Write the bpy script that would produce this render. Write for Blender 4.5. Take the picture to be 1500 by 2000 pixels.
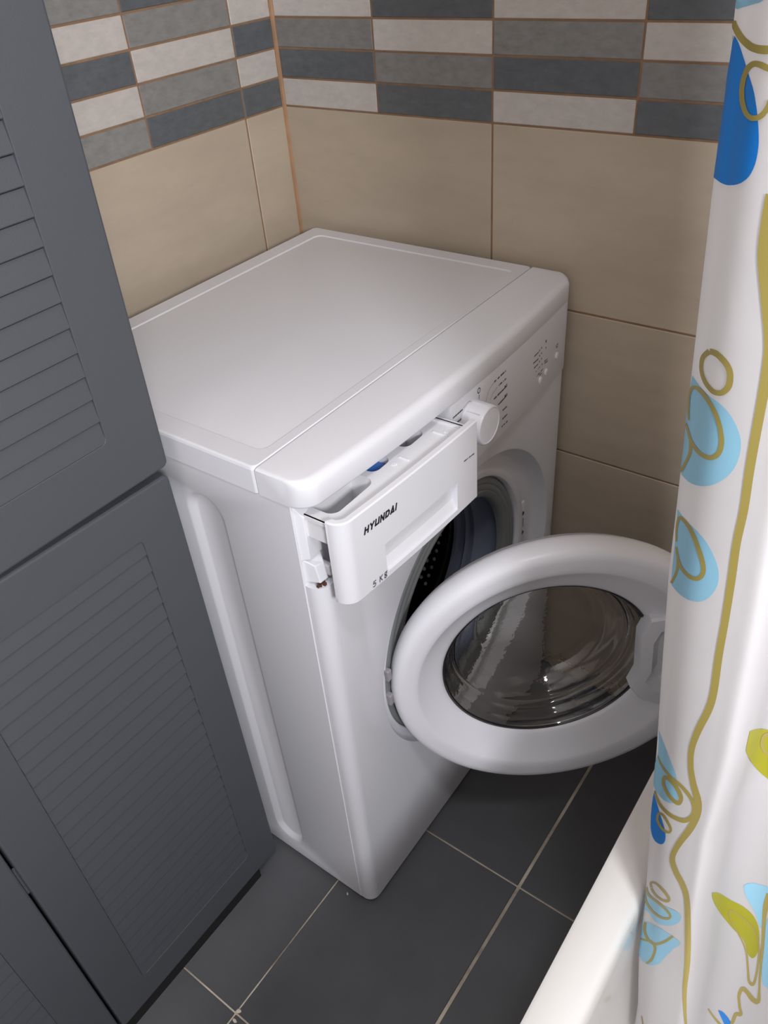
import bpy, bmesh, math, random
from mathutils import Matrix, Vector
from mathutils.geometry import delaunay_2d_cdt
for o in list(bpy.data.objects):
    bpy.data.objects.remove(o)
random.seed(7)
SC = bpy.context.scene
COL = SC.collection
PI = math.pi

# ------------------------------------------------------------------ camera
cam_data = bpy.data.cameras.new('camera')
cam = bpy.data.objects.new('camera', cam_data)
COL.objects.link(cam)
RIGHT = Vector((0.80564182, 0.58783216, -0.07344801))
DOWN = Vector((0.31557344, -0.53078205, -0.78656457))
FWD = Vector((-0.50135283, 0.61051107, -0.61312444))
CAM = Vector((0.4665, -0.4457, 1.3025))
m = Matrix.Identity(4)
for i in range(3):
    m[i][0], m[i][1], m[i][2], m[i][3] = RIGHT[i], -DOWN[i], -FWD[i], CAM[i]
cam.matrix_world = m
cam_data.sensor_fit = 'VERTICAL'
cam_data.sensor_height = 36
cam_data.lens = 1575.35 / 2000 * 36
cam_data.clip_start = .01
SC.camera = cam
# ------------------------------------------------------------------ world, light, exposure
W = bpy.data.worlds.new('room_air'); SC.world = W
W.use_nodes = True
W.node_tree.nodes['Background'].inputs[0].default_value = (.9, .95, 1, 1)
W.node_tree.nodes['Background'].inputs[1].default_value = .05
LAMP = (1.165, -.80, 1.55); LAMP_R = .15; LAMP_W = 19.0; TOP_W = 7.0  # position, size and power of the added lamps
SC.view_settings.view_transform = 'Standard'
SC.view_settings.look = 'None'
SC.view_settings.gamma = 1
SC.view_settings.use_curve_mapping = False
SC.view_settings.exposure = 0.56
SC.cycles.max_bounces = 10
SC.cycles.transmission_bounces = 10
SC.cycles.use_denoising = True

# ------------------------------------------------------------------ materials
def srgb(r, g, b):
    f = lambda c: (c / 255 / 12.92) if c / 255 <= .04045 else ((c / 255 + .055) / 1.055) ** 2.4
    return (f(r), f(g), f(b), 1)
def mat(name, col, rough=.5, metal=0, spec=.5, bump=0, bscale=200, var=0, vscale=8, col2=None, coat=0, vstretch=(1, 1, 1), rnd=0, bdist=.001):
    M = bpy.data.materials.new(name); M.use_nodes = True
    nt = M.node_tree; N = nt.nodes; L = nt.links; p = N['Principled BSDF']
    p.inputs['Base Color'].default_value = col
    p.inputs['Roughness'].default_value = rough
    p.inputs['Metallic'].default_value = metal
    p.inputs['Specular IOR Level'].default_value = spec
    p.inputs['Coat Weight'].default_value = coat
    p.inputs['Coat Roughness'].default_value = .08
    tc = N.new('ShaderNodeTexCoord')
    oi = N.new('ShaderNodeObjectInfo')
    add = N.new('ShaderNodeVectorMath'); add.operation = 'ADD'
    mul = N.new('ShaderNodeVectorMath'); mul.operation = 'SCALE'
    comb = N.new('ShaderNodeCombineXYZ')
    for k in range(3): L.new(oi.outputs['Random'], comb.inputs[k])
    L.new(comb.outputs[0], mul.inputs[0]); mul.inputs['Scale'].default_value = 37
    L.new(tc.outputs['Object'], add.inputs[0]); L.new(mul.outputs[0], add.inputs[1])
    if var:
        mp = N.new('ShaderNodeMapping'); mp.inputs['Scale'].default_value = vstretch
        L.new(add.outputs[0], mp.inputs[0])
        n = N.new('ShaderNodeTexNoise'); n.inputs['Scale'].default_value = vscale; n.inputs['Detail'].default_value = 8
        n.inputs['Roughness'].default_value = .65
        L.new(mp.outputs[0], n.inputs['Vector'])
        r = N.new('ShaderNodeMapRange'); r.inputs['From Min'].default_value = .3; r.inputs['From Max'].default_value = .7
        L.new(n.outputs['Fac'], r.inputs['Value'])
        mx = N.new('ShaderNodeMix'); mx.data_type = 'RGBA'
        c2 = col2 or tuple(c * (1 - var) for c in col[:3]) + (1,)
        mx.inputs[6].default_value = col; mx.inputs[7].default_value = c2
        L.new(r.outputs[0], mx.inputs[0])
        out = mx.outputs[2]
        if rnd:
            h = N.new('ShaderNodeHueSaturation')
            rr = N.new('ShaderNodeMapRange'); rr.inputs['To Min'].default_value = 1 - rnd; rr.inputs['To Max'].default_value = 1 + rnd
            L.new(oi.outputs['Random'], rr.inputs['Value']); L.new(rr.outputs[0], h.inputs['Value'])
            L.new(out, h.inputs['Color']); out = h.outputs[0]
        L.new(out, p.inputs['Base Color'])
    if bump:
        n2 = N.new('ShaderNodeTexNoise'); n2.inputs['Scale'].default_value = bscale; n2.inputs['Detail'].default_value = 4
        L.new(add.outputs[0], n2.inputs['Vector'])
        b = N.new('ShaderNodeBump'); b.inputs['Strength'].default_value = bump; b.inputs['Distance'].default_value = bdist
        L.new(n2.outputs['Fac'], b.inputs['Height']); L.new(b.outputs[0], p.inputs['Normal'])
    return M
M = {}
M['white'] = mat('white_enamel', (.72, .72, .76, 1), .3, coat=.3, spec=.4)
M['white_plastic'] = mat('white_plastic', (.74, .74, .78, 1), .33, spec=.4)
M['tray_plastic'] = mat('tray_plastic', (.76, .76, .78, 1), .45)
M['glaze'] = mat('tub_glaze', (.74, .72, .70, 1), .12, coat=.4)
M['beige'] = mat('beige_tile', srgb(190, 175, 156), .22, spec=.4, var=.14, vscale=5, vstretch=(1, 1, 3.5), rnd=.02)
M['light_strip'] = mat('light_stone', srgb(200, 193, 187), .4, var=.18, vscale=55, rnd=.03, vstretch=(1, 1, 2), bump=.1)
M['mid_strip'] = mat('mid_stone', srgb(140, 138, 135), .4, var=.28, vscale=55, rnd=.05, vstretch=(1, 1, 2), bump=.1)
M['dark_strip'] = mat('dark_stone', srgb(100, 104, 108), .4, var=.28, vscale=55, rnd=.05, vstretch=(1, 1, 2), bump=.1)
M['wall_grout'] = mat('brown_grout', srgb(150, 118, 90), .8, var=.35, vscale=30, bump=.3)
M['corner_grout'] = mat('corner_grout', srgb(188, 148, 114), .8, var=.25, vscale=30)
M['floor_tile'] = mat('charcoal_tile', srgb(88, 89, 92), .42, var=.22, vscale=7, bump=.12, bscale=120, rnd=.02)
M['floor_grout'] = mat('cream_grout', srgb(218, 206, 188), .8, var=.5, vscale=11, col2=srgb(112, 98, 84), bump=.4, bscale=400)
M['cabinet'] = mat('anthracite_plastic', srgb(77, 80, 85), .55, spec=.3, bump=.35, bscale=900, bdist=.0006)
M['cabinet_gap_shade'] = mat('carcass_gap_shade', srgb(34, 35, 38), .7)  # carcass coloured darker than the doors to paint the shade in their gaps
M['rubber'] = mat('grey_rubber', srgb(126, 129, 130), .5)
M['bellows'] = mat('blue_grey_rubber', srgb(122, 128, 148), .4)
M['steel'] = mat('drum_steel', srgb(120, 118, 116), .22, metal=1)
M['glint_steel'] = mat('glint_steel', srgb(240, 240, 240), .25, metal=.4)  # near-white colour stands in for glints on the drum perforations
M['dark'] = mat('dark_hole', srgb(40, 38, 38), .6)
M['black'] = mat('base_black', srgb(18, 18, 20), .7)
M['print'] = mat('black_print', srgb(22, 22, 26), .5)
M['grey_print'] = mat('grey_print', srgb(70, 70, 78), .5)
M['faint_print'] = mat('faint_print', srgb(140, 140, 146), .5)
M['blue_plastic'] = mat('blue_plastic', srgb(40, 110, 200), .35)
M['brown'] = mat('rust_brown', srgb(96, 58, 40), .8, var=.5, vscale=300)
M['chip'] = mat('grout_chip', srgb(222, 210, 196), .9, bump=.4)
M['grey_plastic'] = mat('grey_plastic', srgb(150, 146, 152), .4)
M['ceiling'] = mat('white_ceiling', (.80, .79, .77, 1), .9)
M['plain_tile'] = mat('plain_tile', srgb(228, 225, 222), .3, var=.1, vscale=4)
M['chrome'] = mat('chrome', (.8, .8, .8, 1), .1, metal=1)
M['gold'] = mat('print_gold', srgb(170, 155, 82), .55)
M['pale'] = mat('print_pale_blue', srgb(150, 205, 232), .55)
M['deep'] = mat('print_deep_blue', srgb(0, 130, 224), .55)
M['lime'] = mat('print_lime', srgb(168, 164, 18), .55)
# glass bowl
g = bpy.data.materials.new('smoky_glass'); g.use_nodes = True
p = g.node_tree.nodes['Principled BSDF']
p.inputs['Base Color'].default_value = (.93, .92, .90, 1); p.inputs['Roughness'].default_value = .02
p.inputs['Transmission Weight'].default_value = 1; p.inputs['IOR'].default_value = 1.47
M['glass'] = g
gt = g.node_tree; gn = gt.nodes.new('ShaderNodeTexNoise'); gn.inputs['Scale'].default_value = 45; gn.inputs['Detail'].default_value = 3
gb = gt.nodes.new('ShaderNodeBump'); gb.inputs['Strength'].default_value = .12; gb.inputs['Distance'].default_value = .004
gc = gt.nodes.new('ShaderNodeTexCoord'); gt.links.new(gc.outputs['Object'], gn.inputs['Vector'])
gt.links.new(gn.outputs['Fac'], gb.inputs['Height']); gt.links.new(gb.outputs[0], p.inputs['Normal'])
# curtain cloth: thin white polyester, lets light through
c = bpy.data.materials.new('curtain_cloth'); c.use_nodes = True
nt = c.node_tree; p = nt.nodes['Principled BSDF']
p.inputs['Base Color'].default_value = (.80, .795, .815, 1); p.inputs['Roughness'].default_value = .5
p.inputs['Specular IOR Level'].default_value = .3
tr = nt.nodes.new('ShaderNodeBsdfTranslucent'); tr.inputs[0].default_value = (.85, .83, .82, 1)
mx = nt.nodes.new('ShaderNodeMixShader'); mx.inputs[0].default_value = .38
nt.links.new(p.outputs[0], mx.inputs[1]); nt.links.new(tr.outputs[0], mx.inputs[2])
nt.links.new(mx.outputs[0], nt.nodes['Material Output'].inputs[0])
wn = nt.nodes.new('ShaderNodeTexNoise'); wn.inputs['Scale'].default_value = 14; wn.inputs['Detail'].default_value = 3
bp = nt.nodes.new('ShaderNodeBump'); bp.inputs['Strength'].default_value = .12; bp.inputs['Distance'].default_value = .01
tcn = nt.nodes.new('ShaderNodeTexCoord'); nt.links.new(tcn.outputs['Object'], wn.inputs['Vector'])
nt.links.new(wn.outputs['Fac'], bp.inputs['Height']); nt.links.new(bp.outputs[0], p.inputs['Normal'])
M['cloth'] = c

# ------------------------------------------------------------------ helpers
def mesh(name, V, F, smooth=None):
    me = bpy.data.meshes.new(name)
    me.from_pydata([tuple(v) for v in V], [], [tuple(f) for f in F])
    me.validate(); me.update()
    bm = bmesh.new(); bm.from_mesh(me)
    bmesh.ops.remove_doubles(bm, verts=bm.verts, dist=1e-6)
    bmesh.ops.recalc_face_normals(bm, faces=bm.faces)
    bm.to_mesh(me); bm.free()
    if smooth:
        me.shade_smooth(); me.set_sharp_from_angle(angle=math.radians(smooth))
    return me
def obj(name, me, material, parent=None, loc=(0, 0, 0), rot=(0, 0, 0), bevel=0):
    o = bpy.data.objects.new(name, me)
    if material and not me.materials: me.materials.append(M[material])
    COL.objects.link(o); o.location = loc; o.rotation_euler = rot
    if parent: o.parent = parent
    if bevel:
        b = o.modifiers.new('edge', 'BEVEL'); b.width = bevel; b.segments = 2; b.limit_method = 'ANGLE'; b.angle_limit = math.radians(40)
    return o
def tag(o, label=None, cat=None, group=None, kind=None):
    if label: o['label'] = label
    if cat: o['category'] = cat
    if group: o['group'] = group
    if kind: o['kind'] = kind
    return o
def empty(name, loc, label, cat, group=None):
    o = bpy.data.objects.new(name, None); COL.objects.link(o); o.location = loc; o.empty_display_size = .05
    return tag(o, label, cat, group)
class MB:
    def __init__(s): s.V = []; s.F = []
    def add(s, V, F):
        n = len(s.V); s.V += list(V); s.F += [tuple(i + n for i in f) for f in F]; return s
    def box(s, a, b):
        (x0, y0, z0), (x1, y1, z1) = a, b
        V = [(x, y, z) for z in (z0, z1) for y in (y0, y1) for x in (x0, x1)]
        return s.add(V, [(0, 2, 3, 1), (4, 5, 7, 6), (0, 1, 5, 4), (2, 6, 7, 3), (0, 4, 6, 2), (1, 3, 7, 5)])
    def loops(s, LL, closed=True, cap0=False, cap1=False):
        n = len(LL[0]); V = [p for l in LL for p in l]; F = []
        for k in range(len(LL) - 1):
            for i in range(n if closed else n - 1):
                j = (i + 1) % n
                F.append((k * n + i, k * n + j, (k + 1) * n + j, (k + 1) * n + i))
        if cap0: F.append(tuple(range(n)))
        if cap1: F.append(tuple((len(LL) - 1) * n + i for i in range(n)))
        return s.add(V, F)
    def tube(s, P, r, n=10):
        LL = []
        for i, p in enumerate(P):
            p = Vector(p); a = Vector(P[max(0, i - 1)]); b = Vector(P[min(len(P) - 1, i + 1)]); d = (b - a).normalized()
            u = d.orthogonal().normalized(); w = d.cross(u)
            LL.append([p + r * (math.cos(2 * PI * k / n) * u + math.sin(2 * PI * k / n) * w) for k in range(n)])
        return s.loops(LL, True, True, True)
    def mesh(s, name, smooth=None): return mesh(name, s.V, s.F, smooth)
def rrect(x0, x1, y0, y1, r, n=6):
    r = min(r, (x1 - x0) / 2 - 1e-5, (y1 - y0) / 2 - 1e-5); r = max(r, 1e-4)
    P = []
    for cx, cy, a0 in ((x1 - r, y1 - r, 0), (x0 + r, y1 - r, 90), (x0 + r, y0 + r, 180), (x1 - r, y0 + r, 270)):
        for k in range(n + 1):
            a = math.radians(a0 + 90 * k / n); P.append((cx + r * math.cos(a), cy + r * math.sin(a)))
    return P
def box_mesh(name, sx, sy, sz, bev):
    bm = bmesh.new(); bmesh.ops.create_cube(bm, size=1)
    bmesh.ops.scale(bm, vec=(sx, sy, sz), verts=bm.verts)
    if bev: bmesh.ops.bevel(bm, geom=bm.edges[:], offset=bev, segments=1, affect='EDGES')
    me = bpy.data.meshes.new(name); bm.to_mesh(me); bm.free(); return me
TILE_CACHE = {}
def tile(name, parent, material, a, b, bev=.0012, loc_j=0):
    s = tuple(round(b[i] - a[i], 4) for i in range(3)); k = (s, material, bev)
    if k not in TILE_CACHE: TILE_CACHE[k] = box_mesh(name, *s, bev)
    return obj(name, TILE_CACHE[k], material, parent, tuple((a[i] + b[i]) / 2 for i in range(3)))

# ------------------------------------------------------------------ the setting
XL, YB, ZM = -.5318, .612, 1.0297           # left wall, back wall, foot of the strip band
XR, YF, ZC = 1.21, -1.6, 2.45
def struct(name, a, b, material): return tag(obj(name, MB().box(a, b).mesh(name), material), kind='structure')
floor = struct('floor', (XL - .1, YF - .1, -.1), (XR + .1, YB + .1, -.0012), 'floor_grout')
wall_back = struct('wall_back', (XL - .1, YB + .0012, -.1), (XR + .1, YB + .1, ZC), 'wall_grout')
wall_left = struct('wall_left', (XL - .1, YF - .1, -.1), (XL - .0012, YB + .1, ZC), 'wall_grout')
wall_right = struct('wall_right', (XR, YF - .1, -.1), (XR + .1, YB + .1, ZC), 'plain_tile')
wall_front = struct('wall_front', (XL - .1, YF - .1, -.1), (XR + .1, YF, ZC), 'plain_tile')
ceiling = struct('ceiling', (XL - .1, YF - .1, ZC), (XR + .1, YB + .1, ZC + .1), 'ceiling')
# floor tiles 25 x 40 cm
PX, PY = .2534, .4001
for i in range(-3, 4):
    for j in range(-5, 2):
        x0 = max(XL, .1772 + i * PX + (.0025 if i == 0 else .0011)); x1 = min(XR, .1772 + (i + 1) * PX - (.0025 if i == -1 else .0011))
        y0 = max(YF, .1613 + j * PY + .0012); y1 = min(YB, .1613 + (j + 1) * PY - .0012)
        if x1 - x0 > .01 and y1 - y0 > .01:
            tile('floor_tile', floor, 'floor_tile', (x0, y0, -.012), (x1, y1, 0), .001)
# wall tiles
HB = .2498
G = .0014
def spans(lo, hi, origin, pitch):
    k = math.floor((lo - origin) / pitch); out = []
    while origin + k * pitch < hi:
        a = max(lo, origin + k * pitch + G); b = min(hi, origin + (k + 1) * pitch - G)
        if b - a > .006: out.append((a, b, k))
        k += 1
    return out
COURSES = [(ZM + k * HB, ZM + (k + 1) * HB) for k in (-5, -4, -3, -2, -1, 1, 2, 3, 4, 5)]
for z0, z1 in COURSES:
    z0 = max(0, z0 + G); z1 = min(ZC, z1 - G)
    if z1 - z0 < .01: continue
    for a, b, k in spans(XL + .003, XR, -.1440, .4): tile('wall_tile', wall_back, 'beige', (a, YB, z0), (b, YB + .010, z1))
    for a, b, k in spans(-.60, YB - .003, .5222, .4): tile('wall_tile', wall_left, 'beige', (XL - .010, a, z0), (XL, b, z1))
RH = .0413
C3 = {'l': 'light_strip', 'm': 'mid_strip', 'd': 'dark_strip'}
BACK_ROWS = ['ldld', 'dmdm', 'mlml', 'ldld', 'dmdm', 'mlml']     # from the foot of the band up, first column in the corner
LEFT_ROWS = ['ddm', 'lml', 'dld', 'lml', 'ddm', 'lml']
bx = [XL + .003, -.3412, -.1440, .0602, .2604, .4602, .6604, .8602, 1.0604, XR]
for r in range(6):
    z0, z1 = ZM + r * RH + G, ZM + (r + 1) * RH - G
    for k in range(len(bx) - 1):
        ch = BACK_ROWS[r][k % 4]
        tile('strip_tile', wall_back, C3[ch], (bx[k] + G, YB, z0), (bx[k + 1] - G, YB + .010, z1), .0008)
    ly = [YB - .003, .5222, .332, .1222, -.068, -.2778, -.468]
    for k in range(len(ly) - 1):
        ch = LEFT_ROWS[r][k if k < 3 else 1 + (k - 1) % 2]
        tile('strip_tile', wall_left, C3[ch], (XL - .010, ly[k + 1] + G, z0), (XL, ly[k] - G, z1), .0008)
mb = MB().box((XL - .0005, YB - .004, 0), (XL + .0045, YB + .0005, ZC))
tag(obj('trim_1', mb.mesh('trim_1'), 'corner_grout'), 'brown grout bead in the corner of the walls', kind='structure')

# ------------------------------------------------------------------ added wall and ceiling lamps, out of view
lamp = empty('added_wall_lamp', (XR, LAMP[1], LAMP[2]), 'added, unseen round lamp on the tiled wall above the bathtub, for the main light', 'lamp')  # added out of view to give the main light, real source unknown
ring = [[(z, r * math.cos(2 * PI * k / 40), r * math.sin(2 * PI * k / 40)) for k in range(40)] for r, z in ((LAMP_R + .03, -.0005), (LAMP_R + .03, -.03), (LAMP_R + .004, -.045), (LAMP_R + .004, -.02))]
obj('added_lamp_ring', MB().loops(ring).mesh('added_lamp_ring', 35), 'white_plastic', lamp)
ld = bpy.data.lights.new('added_wall_light', 'AREA'); ld.shape = 'DISK'; ld.size = LAMP_R * 2; ld.energy = LAMP_W; ld.color = (.96, .965, 1)
lo = bpy.data.objects.new('added_wall_light', ld); COL.objects.link(lo); lo.parent = lamp; lo.location = (-.046, 0, 0); lo.rotation_euler = (0, PI / 2, 0)

lamp2 = empty('added_ceiling_lamp', (.66, -.55, ZC), 'added, unseen round lamp on the ceiling of the bathroom, for fill light', 'lamp')  # second lamp added out of view to fill from above
ring = [[(r * math.cos(2 * PI * k / 40), r * math.sin(2 * PI * k / 40), z) for k in range(40)] for r, z in ((.15, -.0005), (.15, -.03), (.124, -.045), (.124, -.02))]
obj('added_lamp_ring', MB().loops(ring).mesh('added_lamp_ring', 35), 'white_plastic', lamp2)
ld = bpy.data.lights.new('added_ceiling_fill', 'AREA'); ld.shape = 'DISK'; ld.size = .24; ld.energy = TOP_W; ld.color = (.965, .965, 1)
lo = bpy.data.objects.new('added_ceiling_fill', ld); COL.objects.link(lo); lo.parent = lamp2; lo.location = (0, 0, -.046)

# ------------------------------------------------------------------ washing machine
WM = empty('washing_machine', (0, 0, 0), 'white front-loading washing machine with its round door and drawer open', 'washing machine')
WD = .597; H = .8444
def bow(y): return .001 + .014 * (1 - ((y - WD / 2) / (WD / 2)) ** 2)
# body shell without a front: left side with the long pressed recess
Y0, Y1, XB, XF, Z0, Z1 = .0015, .5955, -.470, -.0245, .012, .811
mb = MB()
LL = [[(x, y, z) for x, z in rrect(*b, r)] for b, r, y in (
    ((XB, XF, Z0, Z1), .0005, Y0), ((-.199, -.134, .046, .774), .032, Y0), ((-.196, -.137, .049, .771), .030, Y0 + .0012),
    ((-.189, -.1405, .055, .765), .026, Y0 + .0065), ((-.186, -.1425, .058, .762), .024, Y0 + .0075))]
mb.loops(LL, cap1=True)
mb.add([(XB, Y1, Z0), (XF, Y1, Z0), (XF, Y1, Z1), (XB, Y1, Z1), (XB, Y0, Z0), (XF, Y0, Z0), (XF, Y0, Z1), (XB, Y0, Z1)],
       [(0, 1, 2, 3), (0, 3, 7, 4), (0, 4, 5, 1), (3, 2, 6, 7)])
# folded front flange of the side panel
mb.box((XF - .004, Y0 + .001, Z0), (XF - .0006, Y0 + .02, Z1)); mb.box((XF - .004, Y1 - .02, Z0), (XF - .0006, Y1 - .001, Z1))
mb.tube([(XF, Y0 + .0010, Z0), (XF, Y0 + .0010, Z1)], .0012, 10)
obj('body', mb.mesh('body', 30), 'white', WM)
for fx in (-.06, -.42):
    for fy in (.05, .55):
        obj('foot', MB().loops([[(fx + r * math.cos(a * PI / 8), fy + r * math.sin(a * PI / 8), z) for a in range(16)] for r, z in ((.018, 0), (.018, .008), (.008, .009), (.008, .013))], True, True, True).mesh('foot', 40), 'dark', WM)
# front panel with the round dish
CY, CZ = .3235, .430
FT, FB = .700, .0105
fy0, fy1 = .0205, .5765
angs = sorted([2 * PI * k / 120 for k in range(120)] + [math.atan2(z - CZ, y - CY) % (2 * PI) for y in (fy0, fy1) for z in (FB, FT)])
def rim(a):
    c_, s_ = math.cos(a), math.sin(a); t = 9
    if c_ > 1e-9: t = min(t, (fy1 - CY) / c_)
    if c_ < -1e-9: t = min(t, (fy0 - CY) / c_)
    if s_ > 1e-9: t = min(t, (FT - CZ) / s_)
    if s_ < -1e-9: t = min(t, (FB - CZ) / s_)
    return CY + t * c_, CZ + t * s_
def on_edge(y): return -1 if abs(y - fy0) < 1e-6 else (1 if abs(y - fy1) < 1e-6 else 0)
R_ = .018
LL = []
LL.append([(-.0300, (lambda y, z: y + on_edge(y) * R_)(*rim(a)), rim(a)[1]) for a in angs])
for k in range(6, -1, -1):
    ph = PI / 2 * k / 6
    LL.append([(-R_ * (1 - math.cos(ph)) if on_edge(rim(a)[0]) else (-.006 * k / 6 if rim(a)[1] < .1 else -.018 * k / 6), rim(a)[0] + on_edge(rim(a)[0]) * R_ * math.sin(ph), rim(a)[1]) for a in angs])
GY = .2985                                  # the opening sits a little left of the dish round it
def wgt(y): return .30 + .70 * max(0, min(1, (y - .10) / .36))
for t, x in ((0, 0), (.05, -.0010), (.11, -.0080), (.22, -.0200), (.29, -.0240), (.37, -.0252), (.58, -.0252), (.70, -.0248), (.77, -.0215), (.88, -.0208), (.95, -.0225), (1.0, -.0275)):
    r = .2385 + (.1995 - .2385) * t; cy = CY + (GY - CY) * t
    LL.append([(x * wgt(cy + r * math.cos(a)), cy + r * math.cos(a), CZ + r * math.sin(a)) for a in angs])
LL.append([(-.06, GY + .1995 * math.cos(a), CZ + .1995 * math.sin(a)) for a in angs])
obj('front_panel', MB().loops(LL).mesh('front_panel', 32), 'white', WM)
def lathe_x(prof, n=96, cy=GY, cz=CZ):
    return [[(x, cy + r * math.cos(2 * PI * k / n), cz + r * math.sin(2 * PI * k / n)) for k in range(n)] for r, x in prof]
def tilted(prof):
    out = []
    for l in lathe_x(prof): out.append([(x + .030 * (1 - wgt(y)) * max(0, min(1, 1 - (-x - .045) / .06)), y, z) for x, y, z in l])
    return out
def lip(prof, n=96):
    out = []
    for r, x, sh in prof:
        l = []
        for k in range(n):
            y = GY + sh + r * math.cos(2 * PI * k / n); z = CZ + r * math.sin(2 * PI * k / n)
            l.append((x + .030 * (1 - wgt(y)) * max(0, min(1, 1 - (-x - .045) / .06)), y, z))
        out.append(l)
    return out
gk = obj('door_gasket', MB().loops(lip(((.2010, -.044, 0), (.2000, -.0325, 0), (.1965, -.0290, 0), (.1900, -.0285, .002), (.1870, -.0295, .003), (.1850, -.0305, .0035), (.1830, -.0298, .004), (.1760, -.0300, .006), (.1735, -.0312, .007), (.1715, -.0300, .008), (.1640, -.0315, .0095), (.1600, -.0350, .010), (.1585, -.0400, .010), (.1580, -.0450, .010)))).mesh('door_gasket', 50), 'rubber', WM)
obj('bellows', MB().loops(lip([(r, x, .010 * max(0, 1 - (-x - .045) / .06)) for r, x in ((.1580, -.045), (.164, -.050), (.169, -.060), (.170, -.080), (.168, -.084), (.163, -.085), (.162, -.087), (.166, -.089), (.168, -.098), (.164, -.099), (.162, -.102), (.167, -.106), (.166, -.114), (.158, -.117), (.157, -.122))])).mesh('bellows', 50), 'bellows', gk)
dr = obj('drum', MB().loops(lathe_x(((.157, -.122), (.160, -.130), (.168, -.138), (.19, -.150), (.205, -.158), (.215, -.166), (.218, -.19), (.218, -.40), (.20, -.415), (.05, -.42), (.03, -.41))), cap1=True).mesh('drum', 35), 'steel', WM)
mb = MB()
for i in range(15):
    for k in range(84):
        a = 2 * PI * (k + .5 * (i % 2)) / 84; x = -.182 - i * .0142
        if abs(((a * 3 / (2 * PI)) % 1) - .5) < .09: continue
        c_ = Vector((x, GY + .2175 * math.cos(a), CZ + .2175 * math.sin(a))); nrm = Vector((0, -math.cos(a), -math.sin(a)))
        t1 = Vector((1, 0, 0)); t2 = nrm.cross(t1)
        lo_ = [[c_ + nrm * h + t1 * r * math.cos(q * PI / 3) + t2 * r * math.sin(q * PI / 3) for q in range(6)] for r, h in ((.0042, 0), (.0032, .0016), (.0012, .0024))]
        mb.loops(lo_, cap1=True)
tag(obj('drum_perforation', mb.mesh('drum_perforation', 60), 'glint_steel', dr), kind='stuff')  # raised domes carry the painted glints
for k in range(3):
    a0 = 2 * PI * (k + .5) / 3; LL = []
    for x in (-.17, -.18, -.38, -.395):
        h = .035 if -.385 < x < -.175 else .002
        LL.append([(x, GY + (.218 - hh * h) * math.cos(a0 + da), CZ + (.218 - hh * h) * math.sin(a0 + da)) for da, hh in ((-.11, 0), (-.05, .7), (-.02, 1), (.02, 1), (.05, .7), (.11, 0))])
    obj('lifter', MB().loops(LL, False).mesh('lifter', 40), 'steel', dr)
# door lock plate in the dish
lk = obj('door_lock', MB().loops([[(x, y, z) for y, z in rrect(.5045 - i, .5215 + i, .395 - i, .478 + i, .006)] for i, x in ((.003, -.030), (.001, -.0232), (-.001, -.0222))], cap1=True).mesh('door_lock', 30), 'white_plastic', WM)
for hz in (.4565, .4150):
    obj('screw', MB().loops([[(x, .513 + r * math.cos(k * PI / 6), hz + r * math.sin(k * PI / 6)) for k in range(12)] for r, x in ((.0042, -.0224), (.0036, -.0212), (.002, -.0220))], cap1=True).mesh('screw', 40), 'grey_print', lk)
obj('latch_slot', MB().box((-.0226, .508, .427), (-.0214, .5165, .446)).mesh('latch_slot'), 'grey_plastic', lk, bevel=.0008)
# top plate
LL = [[(x, y, z) for x, y in rrect(*b, r, 5)] for b, r, z in (
    ((-.485, -.0660, 0, WD), .006, .8115), ((-.485, -.0660, 0, WD), .006, .8405), ((-.4842, -.0664, .0008, WD - .0008), .006, .8432), ((-.482, -.0672, .003, WD - .003), .006, H),
    ((-.4535, -.079, .0285, .5695), .012, H), ((-.4515, -.081, .0305, .5675), .011, H - .0014), ((-.4500, -.0822, .0318, .5662), .010, H - .0012))]
obj('top_plate', MB().loops(LL, cap0=True, cap1=True).mesh('top_plate', 14), 'white', WM)
# front nose of the top cover (bowed) and control panel below it
PY0 = .2475
def nose_x(y):
    r = .022; d = min(y, WD - y); x = bow(y)
    if d < r: x -= r - math.sqrt(max(0, r * r - (r - d) ** 2))
    return x
ys = [0, .0008, .0025, .005, .009, .014, .019, .022] + [.022 + (WD - .044) * k / 40 for k in range(1, 40)] + [WD - v for v in (.022, .019, .014, .009, .005, .0025, .0008, 0)]
LL = []
for y in ys:
    x = nose_x(y); e = .003 * max(0, 1 - min(y, WD - y) / .003) ** 2
    pr = [(-.0645, .8115), (-.0645, H - .0012 - e * .6), (-.0635, H - e * .6), (x - .011, H - e * .6)]
    pr += [(x - .011 * (1 - math.sin(t * PI / 12)), H - e * .6 - .011 * (1 - math.cos(t * PI / 12))) for t in range(1, 7)]
    ch = 1 if y < PY0 else .08
    pr += [(x, .8118 + .0027 * ch), (x - .0012 * ch, .8118 + .0007 * ch), (x - .003, .8116)]
    LL.append([(px_, y, pz) for px_, pz in pr])
obj('top_nose', MB().loops(LL, True, True, True).mesh('top_nose', 35), 'white_plastic', WM)
PY0 = .2475
LL = []
for y in [PY0 + (WD - .022 - PY0) * k / 30 for k in range(31)] + [WD - v for v in (.019, .014, .009, .005, .0025, .0008, 0)]:
    x = nose_x(y)
    LL.append([(-.026, y, .8120), (x - .00005, y, .8118), (x - .00005, y, .7035), (x - .001, y, .7015), (x - .003, y, .7005), (-.026, y, .7005)])
cp = obj('control_panel', MB().loops(LL, True, True, True).mesh('control_panel', 35), 'white_plastic', WM)
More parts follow.
